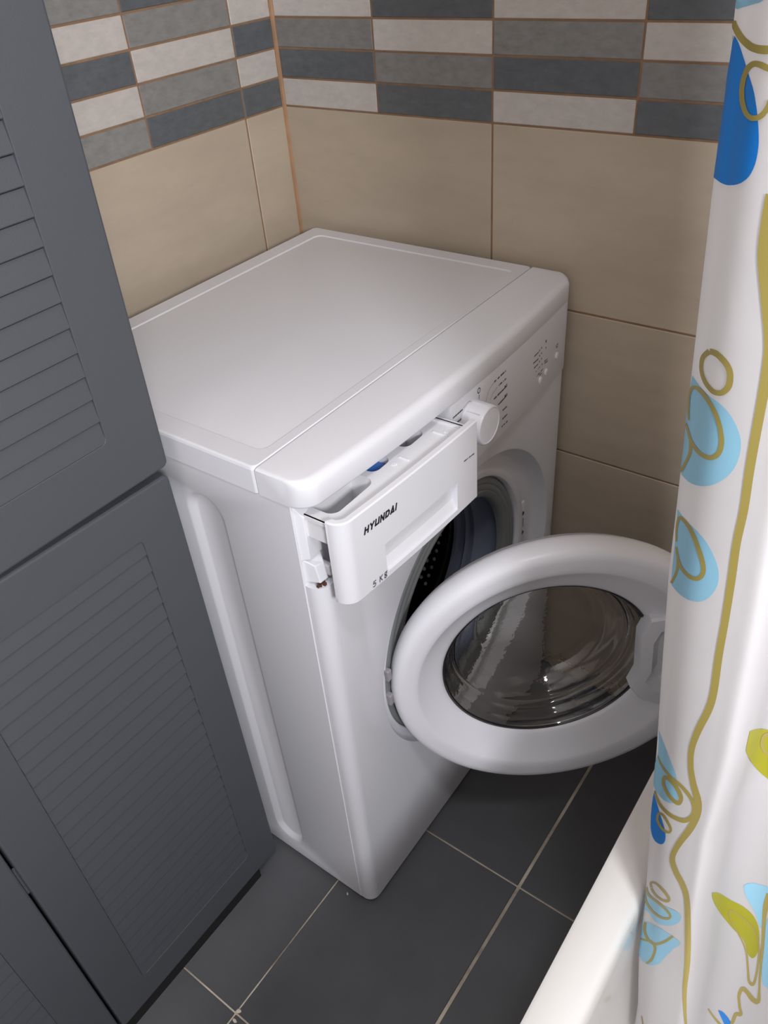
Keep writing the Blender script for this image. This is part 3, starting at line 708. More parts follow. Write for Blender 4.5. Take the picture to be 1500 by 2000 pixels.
PRINT_SHAPES = [
    ('pale', [(5.306, 1.2558),(5.294, 1.2543),(5.28, 1.2522),(5.327, 1.2508),(5.434, 1.2508),(5.55, 1.2514),(5.659, 1.252),(5.765, 1.2524),(5.881, 1.253),(6.017, 1.2536),(6.187, 1.2543),(6.361, 1.2549),(6.492, 1.2557),(6.617, 1.2567),(6.706, 1.2577),(6.655, 1.2583),(6.276, 1.2579),(5.722, 1.2568)]),
    ('deep', [(4.83, 1.24),(5.464, 1.2413),(5.563, 1.2404),(5.661, 1.2392),(5.764, 1.2375),(5.879, 1.2354),(6.005, 1.2335),(6.136, 1.2318),(6.261, 1.2302),(6.376, 1.2287),(6.476, 1.2272),(6.562, 1.2259),(6.641, 1.2242),(6.715, 1.2221),(6.784, 1.2197),(6.842, 1.2173),(6.895, 1.2148),(6.939, 1.2124),(6.973, 1.21),(6.997, 1.208),(7.012, 1.2062),(7.019, 1.2043),(7.021, 1.2023),(7.015, 1.2002),(7.0, 1.1982),(6.971, 1.1962),(6.931, 1.1943),(6.879, 1.1926),(6.814, 1.1912),(6.732, 1.1899),(6.63, 1.1886),(6.496, 1.1874),(6.33, 1.1862),(6.159, 1.1852),(6.001, 1.1843),(5.868, 1.1838),(5.756, 1.1836),(5.652, 1.1835),(5.551, 1.1836),(5.453, 1.1836),(5.352, 1.1834),(5.209, 1.1828),(5.16, 1.1824),(4.83, 1.184),(5.16, 1.1856),(5.16, 1.188),(4.83, 1.192),(5.16, 1.1933),(5.16, 1.1965),(5.16, 1.2002),(5.16, 1.2042),(5.16, 1.2084),(5.16, 1.2127),(5.16, 1.2183),(5.16, 1.2222),(4.83, 1.224),(5.253, 1.2283),(5.309, 1.2312),(5.343, 1.235),(5.367, 1.239)]),
    ('pale', [(5.378, 1.0825),(5.529, 1.0826),(5.7, 1.0821),(5.873, 1.0817),(6.069, 1.0819),(6.286, 1.0825),(6.491, 1.0828),(6.675, 1.0832),(6.836, 1.0834),(6.97, 1.0832),(7.081, 1.0826),(7.174, 1.0816),(7.253, 1.0803),(7.322, 1.0787),(7.384, 1.0768),(7.435, 1.0748),(7.477, 1.0727),(7.509, 1.0705),(7.53, 1.068),(7.538, 1.0651),(7.534, 1.0618),(7.52, 1.0586),(7.498, 1.0556),(7.465, 1.0525),(7.418, 1.0493),(7.353, 1.0459),(7.27, 1.0425),(7.175, 1.0392),(7.063, 1.0362),(6.921, 1.0332),(6.753, 1.0305),(6.554, 1.0279),(6.318, 1.0252),(6.074, 1.0227),(5.86, 1.0209),(5.691, 1.0202),(5.551, 1.0197),(5.446, 1.0191),(5.372, 1.0188),(5.309, 1.0193),(5.264, 1.0208),(5.266, 1.0237),(5.276, 1.027),(5.284, 1.0306),(5.298, 1.0346),(5.302, 1.0389),(5.286, 1.0433),(5.256, 1.0479),(5.229, 1.0525),(5.219, 1.0575),(5.224, 1.0627),(5.253, 1.068),(5.302, 1.0736),(5.35, 1.0789)]),
    ('pale', [(5.423, 0.9943),(5.559, 0.9947),(5.723, 0.9948),(5.908, 0.995),(6.155, 0.9964),(6.418, 0.9978),(6.635, 0.9984),(6.801, 0.9984),(6.938, 0.998),(7.055, 0.997),(7.157, 0.9954),(7.246, 0.9932),(7.319, 0.9909),(7.377, 0.9885),(7.423, 0.986),(7.456, 0.9834),(7.477, 0.9806),(7.486, 0.9776),(7.482, 0.9745),(7.461, 0.971),(7.426, 0.9672),(7.381, 0.9637),(7.324, 0.9602),(7.254, 0.9569),(7.171, 0.954),(7.071, 0.9514),(6.945, 0.9492),(6.801, 0.9471),(6.642, 0.9453),(6.46, 0.9435),(6.261, 0.9417),(6.037, 0.9397),(5.837, 0.9383),(5.699, 0.9379),(5.624, 0.9379),(5.595, 0.9384),(5.58, 0.9403),(5.565, 0.9437),(5.554, 0.9482),(5.544, 0.9536),(5.535, 0.9601),(5.527, 0.9673),(5.513, 0.9744),(5.483, 0.9819),(5.449, 0.9892)]),
    ('pale', [(5.456, 0.7933),(5.616, 0.7926),(5.819, 0.7908),(6.067, 0.7904),(6.346, 0.7913),(6.593, 0.7914),(6.771, 0.7903),(6.899, 0.7888),(6.995, 0.7871),(7.065, 0.7852),(7.109, 0.7831),(7.138, 0.781),(7.172, 0.7788),(7.227, 0.7766),(7.285, 0.7743),(7.316, 0.7713),(7.307, 0.7672),(7.272, 0.7625),(7.224, 0.7582),(7.164, 0.7545),(7.083, 0.7511),(6.975, 0.7479),(6.819, 0.7447),(6.579, 0.7404),(6.261, 0.7345),(5.987, 0.7291),(5.814, 0.7266),(5.685, 0.7254),(5.572, 0.7244),(5.468, 0.7237),(5.37, 0.723),(5.285, 0.7222),(5.206, 0.7214),(5.2, 0.7231),(5.2, 0.7282),(5.2, 0.7362),(5.2, 0.7457),(5.331, 0.7555),(5.438, 0.7621),(5.498, 0.7687),(5.502, 0.7775),(5.477, 0.7868)]),
    ('deep', [(5.399, 0.7164),(5.479, 0.7163),(5.58, 0.7154),(5.686, 0.7141),(5.804, 0.7128),(5.955, 0.7118),(6.183, 0.7126),(6.482, 0.714),(6.731, 0.7135),(6.875, 0.711),(6.947, 0.7078),(6.981, 0.7043),(6.981, 0.7005),(6.943, 0.6963),(6.861, 0.6917),(6.729, 0.6869),(6.495, 0.6809),(6.139, 0.6723),(5.878, 0.6663),(5.725, 0.6646),(5.597, 0.6645),(5.488, 0.6656),(5.404, 0.668),(5.343, 0.6719),(5.293, 0.6764),(5.261, 0.6822),(5.265, 0.6897),(5.287, 0.6972),(5.327, 0.7047),(5.371, 0.7117)]),
    ('pale', [(5.2, 0.5601),(5.2, 0.567),(5.385, 0.5763),(5.584, 0.5793),(5.816, 0.583),(6.222, 0.5923),(6.705, 0.6029),(6.989, 0.6088),(7.18, 0.6132),(7.332, 0.6169),(7.474, 0.6205),(7.61, 0.624),(7.73, 0.6264),(7.838, 0.6275),(7.935, 0.6277),(8.001, 0.6266),(8.014, 0.6241),(7.981, 0.6205),(7.92, 0.6161),(7.835, 0.611),(7.729, 0.6051),(7.612, 0.5992),(7.47, 0.5932),(7.304, 0.5868),(7.137, 0.581),(6.969, 0.5763),(6.773, 0.5718),(6.525, 0.5664),(6.265, 0.5612),(6.05, 0.5574),(5.854, 0.5537),(5.643, 0.549),(5.375, 0.5413),(5.2, 0.5174),(5.2, 0.4997),(4.87, 0.548),(4.87, 0.552),(4.87, 0.556),(4.87, 0.56),(5.2, 0.5186),(5.2, 0.5301),(5.2, 0.5413)]),
    ('pale', [(4.87, 0.52),(4.87, 0.516),(5.2, 0.4896),(5.465, 0.5238),(5.804, 0.536),(6.324, 0.5537),(6.872, 0.5689),(7.152, 0.5754),(7.353, 0.5794),(7.529, 0.5823),(7.727, 0.5856),(7.945, 0.5881),(8.094, 0.5877),(8.042, 0.5829),(7.884, 0.5752),(7.746, 0.5667),(7.639, 0.5579),(7.534, 0.5483),(7.442, 0.5394),(7.373, 0.5319),(7.313, 0.5253),(7.236, 0.5186),(7.119, 0.5111),(6.959, 0.5029),(6.747, 0.4942),(6.441, 0.4837),(6.06, 0.4705),(5.793, 0.4617),(5.62, 0.4574),(5.475, 0.4548),(5.322, 0.4527),(5.22, 0.4503),(5.22, 0.4527),(5.22, 0.4534),(5.2, 0.4626),(4.87, 0.492),(4.87, 0.5),(4.87, 0.504),(4.87, 0.512)]),
    ('lime', [(9.8, 0.852),(9.8, 0.8538),(9.8, 0.8561),(9.8, 0.8575),(9.8, 0.8574),(9.81, 0.8563),(9.93, 0.854),(10.087, 0.8495),(10.319, 0.8392),(10.64, 0.8216),(10.854, 0.8113),(10.998, 0.806),(11.115, 0.8025),(11.223, 0.7996),(11.324, 0.797),(11.418, 0.7939),(11.511, 0.7902),(11.599, 0.7859),(11.673, 0.7811),(11.731, 0.7752),(11.777, 0.7685),(11.811, 0.762),(11.831, 0.7556),(11.838, 0.7494),(11.833, 0.7441),(11.804, 0.7401),(11.761, 0.7372),(11.718, 0.7355),(11.687, 0.735),(11.656, 0.7356),(11.601, 0.7372),(11.503, 0.7403),(11.368, 0.7453),(11.217, 0.7517),(11.06, 0.7594),(10.868, 0.7701),(10.578, 0.7895),(10.188, 0.8159),(9.971, 0.8284),(9.824, 0.8362),(9.8, 0.8425),(9.8, 0.8482)]),
    ('lime', [(9.919, 0.6538),(10.039, 0.6487),(10.233, 0.637),(10.452, 0.6202),(10.713, 0.5982),(10.961, 0.5802),(11.15, 0.5702),(11.296, 0.5642),(11.422, 0.5599),(11.538, 0.5562),(11.652, 0.5527),(11.759, 0.5494),(11.854, 0.5463),(11.938, 0.543),(12.011, 0.5394),(12.072, 0.5357),(12.12, 0.5318),(12.156, 0.5274),(12.187, 0.5223),(12.215, 0.5159),(12.237, 0.5086),(12.253, 0.5017),(12.259, 0.4954),(12.256, 0.4895),(12.245, 0.4843),(12.226, 0.4798),(12.198, 0.4761),(12.164, 0.4738),(12.125, 0.473),(12.079, 0.4736),(12.031, 0.4758),(11.98, 0.4801),(11.928, 0.486),(11.874, 0.4913),(11.824, 0.4952),(11.773, 0.4985),(11.701, 0.5023),(11.597, 0.5071),(11.472, 0.5129),(11.339, 0.5202),(11.2, 0.5293),(11.047, 0.5402),(10.886, 0.5532),(10.71, 0.57),(10.523, 0.5895),(10.351, 0.6078),(10.213, 0.6221),(10.11, 0.6327),(10.032, 0.6405),(9.97, 0.6467),(9.938, 0.651)]),
    ('pale', [(11.52, 0.589),(11.568, 0.5899),(11.636, 0.5913),(11.712, 0.5923),(11.795, 0.5928),(11.886, 0.5931),(11.978, 0.5936),(12.079, 0.5946),(12.178, 0.5959),(12.252, 0.5966),(12.296, 0.5962),(12.32, 0.5947),(12.321, 0.5916),(12.283, 0.5865),(12.22, 0.5798),(12.175, 0.5728),(12.173, 0.5651),(12.191, 0.5568),(12.207, 0.549),(12.215, 0.5414),(12.221, 0.5344),(12.212, 0.5303),(12.183, 0.5312),(12.138, 0.5353),(12.09, 0.5397),(12.041, 0.5437),(11.988, 0.5481),(11.928, 0.5526),(11.854, 0.5571),(11.773, 0.5617),(11.699, 0.5664),(11.639, 0.5709),(11.588, 0.5752),(11.55, 0.5792),(11.529, 0.5831),(11.523, 0.5866)]),
    ('pale', [(12.414, 0.5621),(12.383, 0.5586),(12.341, 0.5532),(12.316, 0.5454),(12.327, 0.5336),(12.357, 0.5189),(12.384, 0.5049),(12.407, 0.4926),(12.426, 0.4809),(12.449, 0.4704),(12.481, 0.4611),(12.517, 0.4531),(12.557, 0.4477),(12.604, 0.4458),(12.653, 0.4465),(12.699, 0.4482),(12.758, 0.4467),(12.814, 0.4461),(12.807, 0.4568),(12.683, 0.4892),(12.521, 0.5319)]),
    ('deep', [(11.413, 0.3554),(11.467, 0.3541),(11.542, 0.3523),(11.624, 0.3497),(11.711, 0.3457),(11.805, 0.3411),(11.889, 0.3367),(11.974, 0.332),(12.05, 0.3273),(12.079, 0.3235),(12.034, 0.3202),(11.938, 0.3181),(11.84, 0.3188),(11.754, 0.3234),(11.668, 0.3307),(11.589, 0.3379),(11.518, 0.3445),(11.456, 0.3509)]),
]
PRINT_STROKES = [
    ([(5.24, 1.2463),(4.83, 1.244),(5.16, 1.2447),(5.16, 1.244),(5.26, 1.2436),(5.353, 1.2431),(5.434, 1.2424),(5.509, 1.2417),(5.577, 1.2411),(5.641, 1.2405),(5.705, 1.24),(5.773, 1.2395),(5.847, 1.2391),(5.931, 1.2387),(6.034, 1.2384),(6.15, 1.2382),(6.269, 1.2381),(6.383, 1.2381),(6.487, 1.2381),(6.579, 1.2381),(6.665, 1.2382),(6.748, 1.2383),(6.827, 1.2384),(6.896, 1.2386),(6.956, 1.2388),(7.008, 1.239),(7.049, 1.2393),(7.077, 1.2395),(7.093, 1.2396)], [(5.464, 1.2469),(5.484, 1.2466),(5.51, 1.2461),(5.539, 1.2457),(5.574, 1.2453),(5.619, 1.2448),(5.675, 1.2442),(5.734, 1.2436),(5.792, 1.243),(5.848, 1.2426),(5.908, 1.2422),(5.974, 1.2419),(6.052, 1.2417),(6.141, 1.2415),(6.235, 1.2413),(6.326, 1.2411),(6.407, 1.2411),(6.476, 1.241),(6.54, 1.2411),(6.604, 1.2411),(6.669, 1.2412),(6.736, 1.2413),(6.801, 1.2414),(6.86, 1.2415),(6.903, 1.2416),(6.933, 1.2418),(6.961, 1.2419),(6.987, 1.2421),(7.008, 1.2423)]),
    ([(7.093, 1.2346),(7.078, 1.2347),(7.056, 1.2348),(7.028, 1.235),(6.993, 1.2351),(6.95, 1.2353),(6.894, 1.2355),(6.828, 1.2357),(6.759, 1.2357),(6.691, 1.2357),(6.616, 1.2356),(6.526, 1.2354),(6.428, 1.235),(6.334, 1.2344),(6.248, 1.2337),(6.17, 1.2329),(6.103, 1.232),(6.052, 1.231),(6.014, 1.23),(5.984, 1.229),(5.961, 1.2279),(5.944, 1.2269),(5.931, 1.2259),(5.924, 1.2248),(5.922, 1.2238),(5.926, 1.2228),(5.936, 1.2218),(5.951, 1.2208),(5.972, 1.2199),(6.001, 1.219),(6.038, 1.2182),(6.08, 1.2174),(6.127, 1.2168),(6.176, 1.2161),(6.229, 1.2156),(6.29, 1.215),(6.359, 1.2146),(6.434, 1.2142),(6.513, 1.214),(6.594, 1.2138),(6.677, 1.2137),(6.756, 1.2139),(6.825, 1.2142),(6.883, 1.2145),(6.933, 1.2149),(6.975, 1.2153),(7.012, 1.2158),(7.044, 1.2164),(7.072, 1.217),(7.098, 1.2178),(7.124, 1.2186),(7.147, 1.2194),(7.166, 1.2203),(7.18, 1.2212),(7.191, 1.2221),(7.199, 1.223),(7.205, 1.2235)], [(7.048, 1.2326),(7.031, 1.2326),(7.006, 1.2327),(6.975, 1.2328),(6.937, 1.2329),(6.889, 1.233),(6.831, 1.2332),(6.771, 1.2333),(6.715, 1.2334),(6.662, 1.2334),(6.613, 1.2334),(6.576, 1.2333),(6.544, 1.2332),(6.504, 1.233),(6.457, 1.2326),(6.409, 1.2321),(6.364, 1.2316),(6.323, 1.2309),(6.286, 1.2301),(6.253, 1.2292),(6.226, 1.2283),(6.206, 1.2274),(6.193, 1.2264),(6.187, 1.2255),(6.186, 1.2245),(6.191, 1.2236),(6.201, 1.2227),(6.218, 1.2219),(6.239, 1.221),(6.267, 1.2203),(6.3, 1.2195),(6.337, 1.2189),(6.377, 1.2182),(6.416, 1.2176),(6.456, 1.2171),(6.496, 1.2167),(6.537, 1.2164),(6.583, 1.2161),(6.631, 1.216),(6.675, 1.2159),(6.709, 1.2159),(6.741, 1.216),(6.778, 1.2161),(6.817, 1.2163),(6.853, 1.2166),(6.881, 1.2169),(6.907, 1.2172),(6.932, 1.2176),(6.957, 1.218),(6.984, 1.2186),(7.011, 1.2193),(7.034, 1.2201),(7.053, 1.2208),(7.067, 1.2216),(7.078, 1.2224),(7.087, 1.2232),(7.094, 1.2238)]),
    ([(7.314, 1.1881),(7.312, 1.1858),(7.309, 1.1825),(7.307, 1.1788),(7.306, 1.1752),(7.307, 1.1719),(7.308, 1.1687),(7.315, 1.1653),(7.331, 1.1616),(7.361, 1.1576),(7.4, 1.1535),(7.442, 1.1494),(7.483, 1.1452),(7.524, 1.141),(7.569, 1.1366),(7.61, 1.1324),(7.644, 1.1286),(7.667, 1.1255),(7.684, 1.123),(7.696, 1.1204),(7.705, 1.117),(7.711, 1.1124),(7.712, 1.1069),(7.712, 1.1012),(7.71, 1.0959),(7.708, 1.0911),(7.704, 1.0867),(7.7, 1.0822),(7.697, 1.0773),(7.694, 1.072),(7.691, 1.0663),(7.689, 1.0605),(7.689, 1.0546),(7.692, 1.0487),(7.697, 1.0426),(7.701, 1.0367),(7.702, 1.0308),(7.695, 1.0252),(7.684, 1.0196),(7.673, 1.0139),(7.666, 1.008),(7.665, 1.0019),(7.668, 0.9957),(7.672, 0.9893),(7.676, 0.9825),(7.678, 0.9752),(7.681, 0.9673),(7.685, 0.9593),(7.688, 0.9514),(7.688, 0.9439),(7.683, 0.9365),(7.677, 0.9291),(7.674, 0.9214),(7.676, 0.9133),(7.681, 0.9049),(7.686, 0.8969),(7.685, 0.89),(7.678, 0.8847),(7.668, 0.8807),(7.652, 0.8769),(7.63, 0.8725),(7.594, 0.8668),(7.547, 0.8605),(7.496, 0.8537),(7.454, 0.8473),(7.42, 0.8414),(7.391, 0.8357),(7.374, 0.8303),(7.366, 0.825),(7.369, 0.82),(7.382, 0.8153),(7.402, 0.8108),(7.427, 0.8064),(7.46, 0.8022),(7.499, 0.7982),(7.543, 0.7944),(7.591, 0.7906),(7.647, 0.7868),(7.712, 0.7832),(7.773, 0.7797),(7.82, 0.7764),(7.851, 0.7734),(7.871, 0.7707),(7.881, 0.7678),(7.88, 0.7643),(7.867, 0.7601),(7.841, 0.7555),(7.805, 0.7501),(7.761, 0.7442),(7.691, 0.737),(7.601, 0.7286),(7.51, 0.7197),(7.433, 0.7114),(7.374, 0.7044),(7.325, 0.698),(7.29, 0.692),(7.28, 0.6866),(7.3, 0.6822),(7.344, 0.6789),(7.402, 0.6763),(7.467, 0.6739),(7.548, 0.6715),(7.644, 0.6695),(7.739, 0.6673),(7.824, 0.6648),(7.894, 0.6622),(7.956, 0.6597),(8.017, 0.6562),(8.087, 0.6508),(8.17, 0.6422),(8.242, 0.631),(8.304, 0.6187),(8.361, 0.607),(8.412, 0.5964),(8.457, 0.5859),(8.493, 0.5755),(8.522, 0.565),(8.534, 0.5541),(8.534, 0.5431),(8.535, 0.532),(8.554, 0.5212),(8.597, 0.5107),(8.669, 0.5003),(8.758, 0.4902),(8.845, 0.4805),(8.932, 0.4711),(9.022, 0.4618),(9.103, 0.4536),(9.161, 0.4476)], [(7.575, 1.1886),(7.574, 1.1863),(7.572, 1.1831),(7.571, 1.1795),(7.572, 1.1761),(7.574, 1.173),(7.577, 1.1699),(7.584, 1.1669),(7.598, 1.1636),(7.621, 1.16),(7.651, 1.156),(7.687, 1.1519),(7.722, 1.1477),(7.759, 1.1435),(7.8, 1.1391),(7.841, 1.1348),(7.874, 1.1308),(7.898, 1.1276),(7.914, 1.1248),(7.925, 1.1219),(7.932, 1.1183),(7.935, 1.1136),(7.933, 1.1081),(7.927, 1.1024),(7.922, 1.0971),(7.917, 1.0924),(7.912, 1.0879),(7.906, 1.0835),(7.901, 1.0787),(7.896, 1.0734),(7.891, 1.0679),(7.888, 1.0621),(7.886, 1.0563),(7.887, 1.0505),(7.892, 1.0446),(7.895, 1.0386),(7.894, 1.0326),(7.884, 1.0268),(7.87, 1.0212),(7.855, 1.0157),(7.847, 1.01),(7.846, 1.0041),(7.852, 0.9981),(7.858, 0.9918),(7.863, 0.985),(7.864, 0.9777),(7.865, 0.9698),(7.867, 0.9618),(7.87, 0.954),(7.87, 0.9465),(7.868, 0.9392),(7.864, 0.9319),(7.863, 0.9245),(7.868, 0.9167),(7.877, 0.9084),(7.885, 0.9004),(7.886, 0.8934),(7.88, 0.8879),(7.87, 0.8835),(7.852, 0.8793),(7.824, 0.8745),(7.782, 0.8685),(7.729, 0.862),(7.677, 0.8555),(7.633, 0.8495),(7.598, 0.8439),(7.566, 0.8386),(7.542, 0.8336),(7.531, 0.8288),(7.531, 0.8242),(7.539, 0.8199),(7.556, 0.8156),(7.58, 0.8116),(7.611, 0.8077),(7.652, 0.8041),(7.701, 0.8006),(7.754, 0.7971),(7.819, 0.7938),(7.899, 0.7906),(7.987, 0.7872),(8.066, 0.7836),(8.123, 0.7801),(8.16, 0.7766),(8.179, 0.7728),(8.18, 0.7685),(8.163, 0.7635),(8.128, 0.7581),(8.077, 0.7523),(8.014, 0.7459),(7.918, 0.7383),(7.805, 0.7298),(7.703, 0.7213),(7.626, 0.7139),(7.57, 0.7076),(7.525, 0.702),(7.498, 0.6975),(7.489, 0.6937),(7.501, 0.6906),(7.534, 0.6881),(7.583, 0.6858),(7.642, 0.6835),(7.717, 0.6812),(7.815, 0.6791),(7.928, 0.6768),(8.043, 0.6739),(8.144, 0.6712),(8.239, 0.6685),(8.334, 0.6646),(8.437, 0.6587),(8.553, 0.6497),(8.673, 0.6379),(8.748, 0.625),(8.811, 0.6125),(8.86, 0.601),(8.898, 0.5897),(8.924, 0.5786),(8.94, 0.5674),(8.937, 0.5562),(8.917, 0.5452),(8.897, 0.5343),(8.893, 0.5237),(8.913, 0.5128),(8.957, 0.5017),(9.023, 0.4903),(9.086, 0.4797),(9.152, 0.4696),(9.223, 0.4597),(9.289, 0.451),(9.3, 0.4446)]),
    ([(6.164, 1.1032),(6.231, 1.1037),(6.318, 1.1044),(6.401, 1.1049),(6.473, 1.1052),(6.548, 1.1054),(6.63, 1.1054),(6.707, 1.1052),(6.775, 1.105),(6.834, 1.1047),(6.888, 1.1042),(6.932, 1.1037),(6.966, 1.1031),(6.989, 1.1025),(7.006, 1.1017),(7.018, 1.1008),(7.027, 1.0999),(7.034, 1.0987),(7.037, 1.0975),(7.035, 1.0963),(7.028, 1.0953),(7.012, 1.0944),(6.985, 1.0933),(6.952, 1.0923),(6.92, 1.0914),(6.899, 1.0909),(6.881, 1.0906),(6.856, 1.0903),(6.821, 1.0899),(6.781, 1.0895),(6.744, 1.0892),(6.706, 1.089),(6.66, 1.0888),(6.595, 1.0888),(6.513, 1.0888),(6.425, 1.0889),(6.341, 1.0891),(6.263, 1.0893),(6.187, 1.0897),(6.117, 1.0901),(6.058, 1.0906),(6.009, 1.0913),(5.97, 1.0921),(5.944, 1.093),(5.931, 1.0941),(5.929, 1.0953),(5.939, 1.0967),(5.961, 1.098),(5.994, 1.0992),(6.054, 1.1005),(6.144, 1.1022),(6.239, 1.1037),(6.306, 1.1049)], [(6.207, 1.1069),(6.271, 1.1073),(6.366, 1.108),(6.48, 1.1087),(6.59, 1.1092),(6.685, 1.1092),(6.771, 1.1091),(6.847, 1.1089),(6.913, 1.1085),(6.971, 1.1081),(7.024, 1.1075),(7.07, 1.1068),(7.107, 1.106),(7.137, 1.1051),(7.16, 1.1041),(7.177, 1.103),(7.188, 1.1018),(7.196, 1.1004),(7.2, 1.0989),(7.197, 1.0973),(7.185, 1.0956),(7.159, 1.0939),(7.122, 1.0924),(7.081, 1.091),(7.039, 1.0898),(6.991, 1.0888),(6.936, 1.088),(6.882, 1.0873),(6.831, 1.0869),(6.775, 1.0864),(6.709, 1.0859),(6.631, 1.0856),(6.545, 1.0853),(6.451, 1.0852),(6.347, 1.0853),(6.239, 1.0853),(6.138, 1.0855),(6.048, 1.0857),(5.968, 1.0862),(5.903, 1.0868),(5.851, 1.0876),(5.808, 1.0886),(5.772, 1.0896),(5.746, 1.0907),(5.728, 1.0919),(5.717, 1.0933),(5.714, 1.0947),(5.724, 1.0964),(5.756, 1.0982),(5.823, 1.1002),(5.912, 1.1022),(6.0, 1.1039),(6.061, 1.1051)]),
    ([(5.18, 1.0475),(5.18, 1.0487),(5.306, 1.0498),(5.382, 1.0496),(5.444, 1.0491),(5.497, 1.0484),(5.55, 1.0474),(5.605, 1.0464),(5.666, 1.0456),(5.734, 1.045),(5.807, 1.0445),(5.89, 1.0442),(5.986, 1.0441),(6.1, 1.0444),(6.222, 1.0447),(6.347, 1.0452),(6.47, 1.0458),(6.587, 1.0464),(6.699, 1.0472),(6.803, 1.0482),(6.895, 1.0493),(6.974, 1.0507),(7.043, 1.0522),(7.1, 1.0539),(7.141, 1.0559),(7.168, 1.0579),(7.184, 1.0599),(7.19, 1.0621),(7.188, 1.0641),(7.174, 1.0662),(7.151, 1.0682),(7.122, 1.0701),(7.088, 1.0719),(7.05, 1.0736),(7.005, 1.0752),(6.951, 1.0767),(6.889, 1.078),(6.815, 1.0791),(6.727, 1.0801),(6.629, 1.0808),(6.525, 1.0814),(6.415, 1.0818),(6.297, 1.082),(6.176, 1.082),(6.058, 1.0818),(5.948, 1.0814),(5.854, 1.081),(5.768, 1.0806),(5.686, 1.08),(5.604, 1.0792),(5.517, 1.078),(5.431, 1.0765),(5.355, 1.0747),(5.296, 1.0729),(5.254, 1.0711),(5.226, 1.0693),(5.209, 1.0675),(5.214, 1.0657),(5.242, 1.0641),(5.275, 1.0624),(5.31, 1.0609),(5.354, 1.0595),(5.4, 1.0581),(5.439, 1.0568),(5.463, 1.0559)], [(5.384, 1.0532),(5.427, 1.053),(5.48, 1.0527),(5.536, 1.0522),(5.59, 1.0515),(5.641, 1.0507),(5.692, 1.0498),(5.746, 1.0489),(5.805, 1.0482),(5.873, 1.0478),(5.95, 1.0475),(6.042, 1.0475),(6.143, 1.0477),(6.25, 1.0479),(6.358, 1.0482),(6.46, 1.0486),(6.553, 1.049),(6.643, 1.0496),(6.728, 1.0502),(6.801, 1.051),(6.858, 1.0517),(6.909, 1.0526),(6.955, 1.0537),(6.992, 1.0548),(7.02, 1.0559),(7.04, 1.0573),(7.054, 1.059),(7.061, 1.0608),(7.06, 1.0625),(7.05, 1.0643),(7.029, 1.0662),(7.0, 1.068),(6.965, 1.0698),(6.923, 1.0713),(6.872, 1.0728),(6.813, 1.0741),(6.746, 1.0753),(6.668, 1.0763),(6.577, 1.0772),(6.474, 1.0779),(6.364, 1.0784),(6.249, 1.0786),(6.127, 1.0786),(6.009, 1.0785),(5.909, 1.0783),(5.829, 1.0782),(5.76, 1.0781),(5.701, 1.0779),(5.653, 1.0776),(5.616, 1.0773),(5.591, 1.077),(5.57, 1.0766),(5.542, 1.076),(5.51, 1.075),(5.478, 1.0736),(5.453, 1.0721),(5.436, 1.0704),(5.434, 1.0687),(5.444, 1.0668),(5.46, 1.0649),(5.477, 1.0632),(5.497, 1.0615),(5.52, 1.0598),(5.542, 1.0583),(5.557, 1.0572)]),
    ([(5.575, 1.0483),(5.596, 1.0476),(5.626, 1.0466),(5.654, 1.0454),(5.675, 1.0442),(5.689, 1.0429),(5.7, 1.0414),(5.705, 1.0399),(5.699, 1.0383),(5.68, 1.0367),(5.65, 1.035),(5.612, 1.0331),(5.566, 1.031),(5.505, 1.0284),(5.423, 1.0253),(5.319, 1.0219),(5.2, 1.0179)], [(5.68, 1.0499),(5.71, 1.0494),(5.753, 1.0486),(5.798, 1.0476),(5.831, 1.0464),(5.851, 1.0451),(5.863, 1.0435),(5.866, 1.0419),(5.858, 1.0401),(5.837, 1.0382),(5.804, 1.0364),(5.766, 1.0344),(5.724, 1.0324),(5.67, 1.0299),(5.605, 1.027),(5.54, 1.0243),(5.491, 1.0223)]),
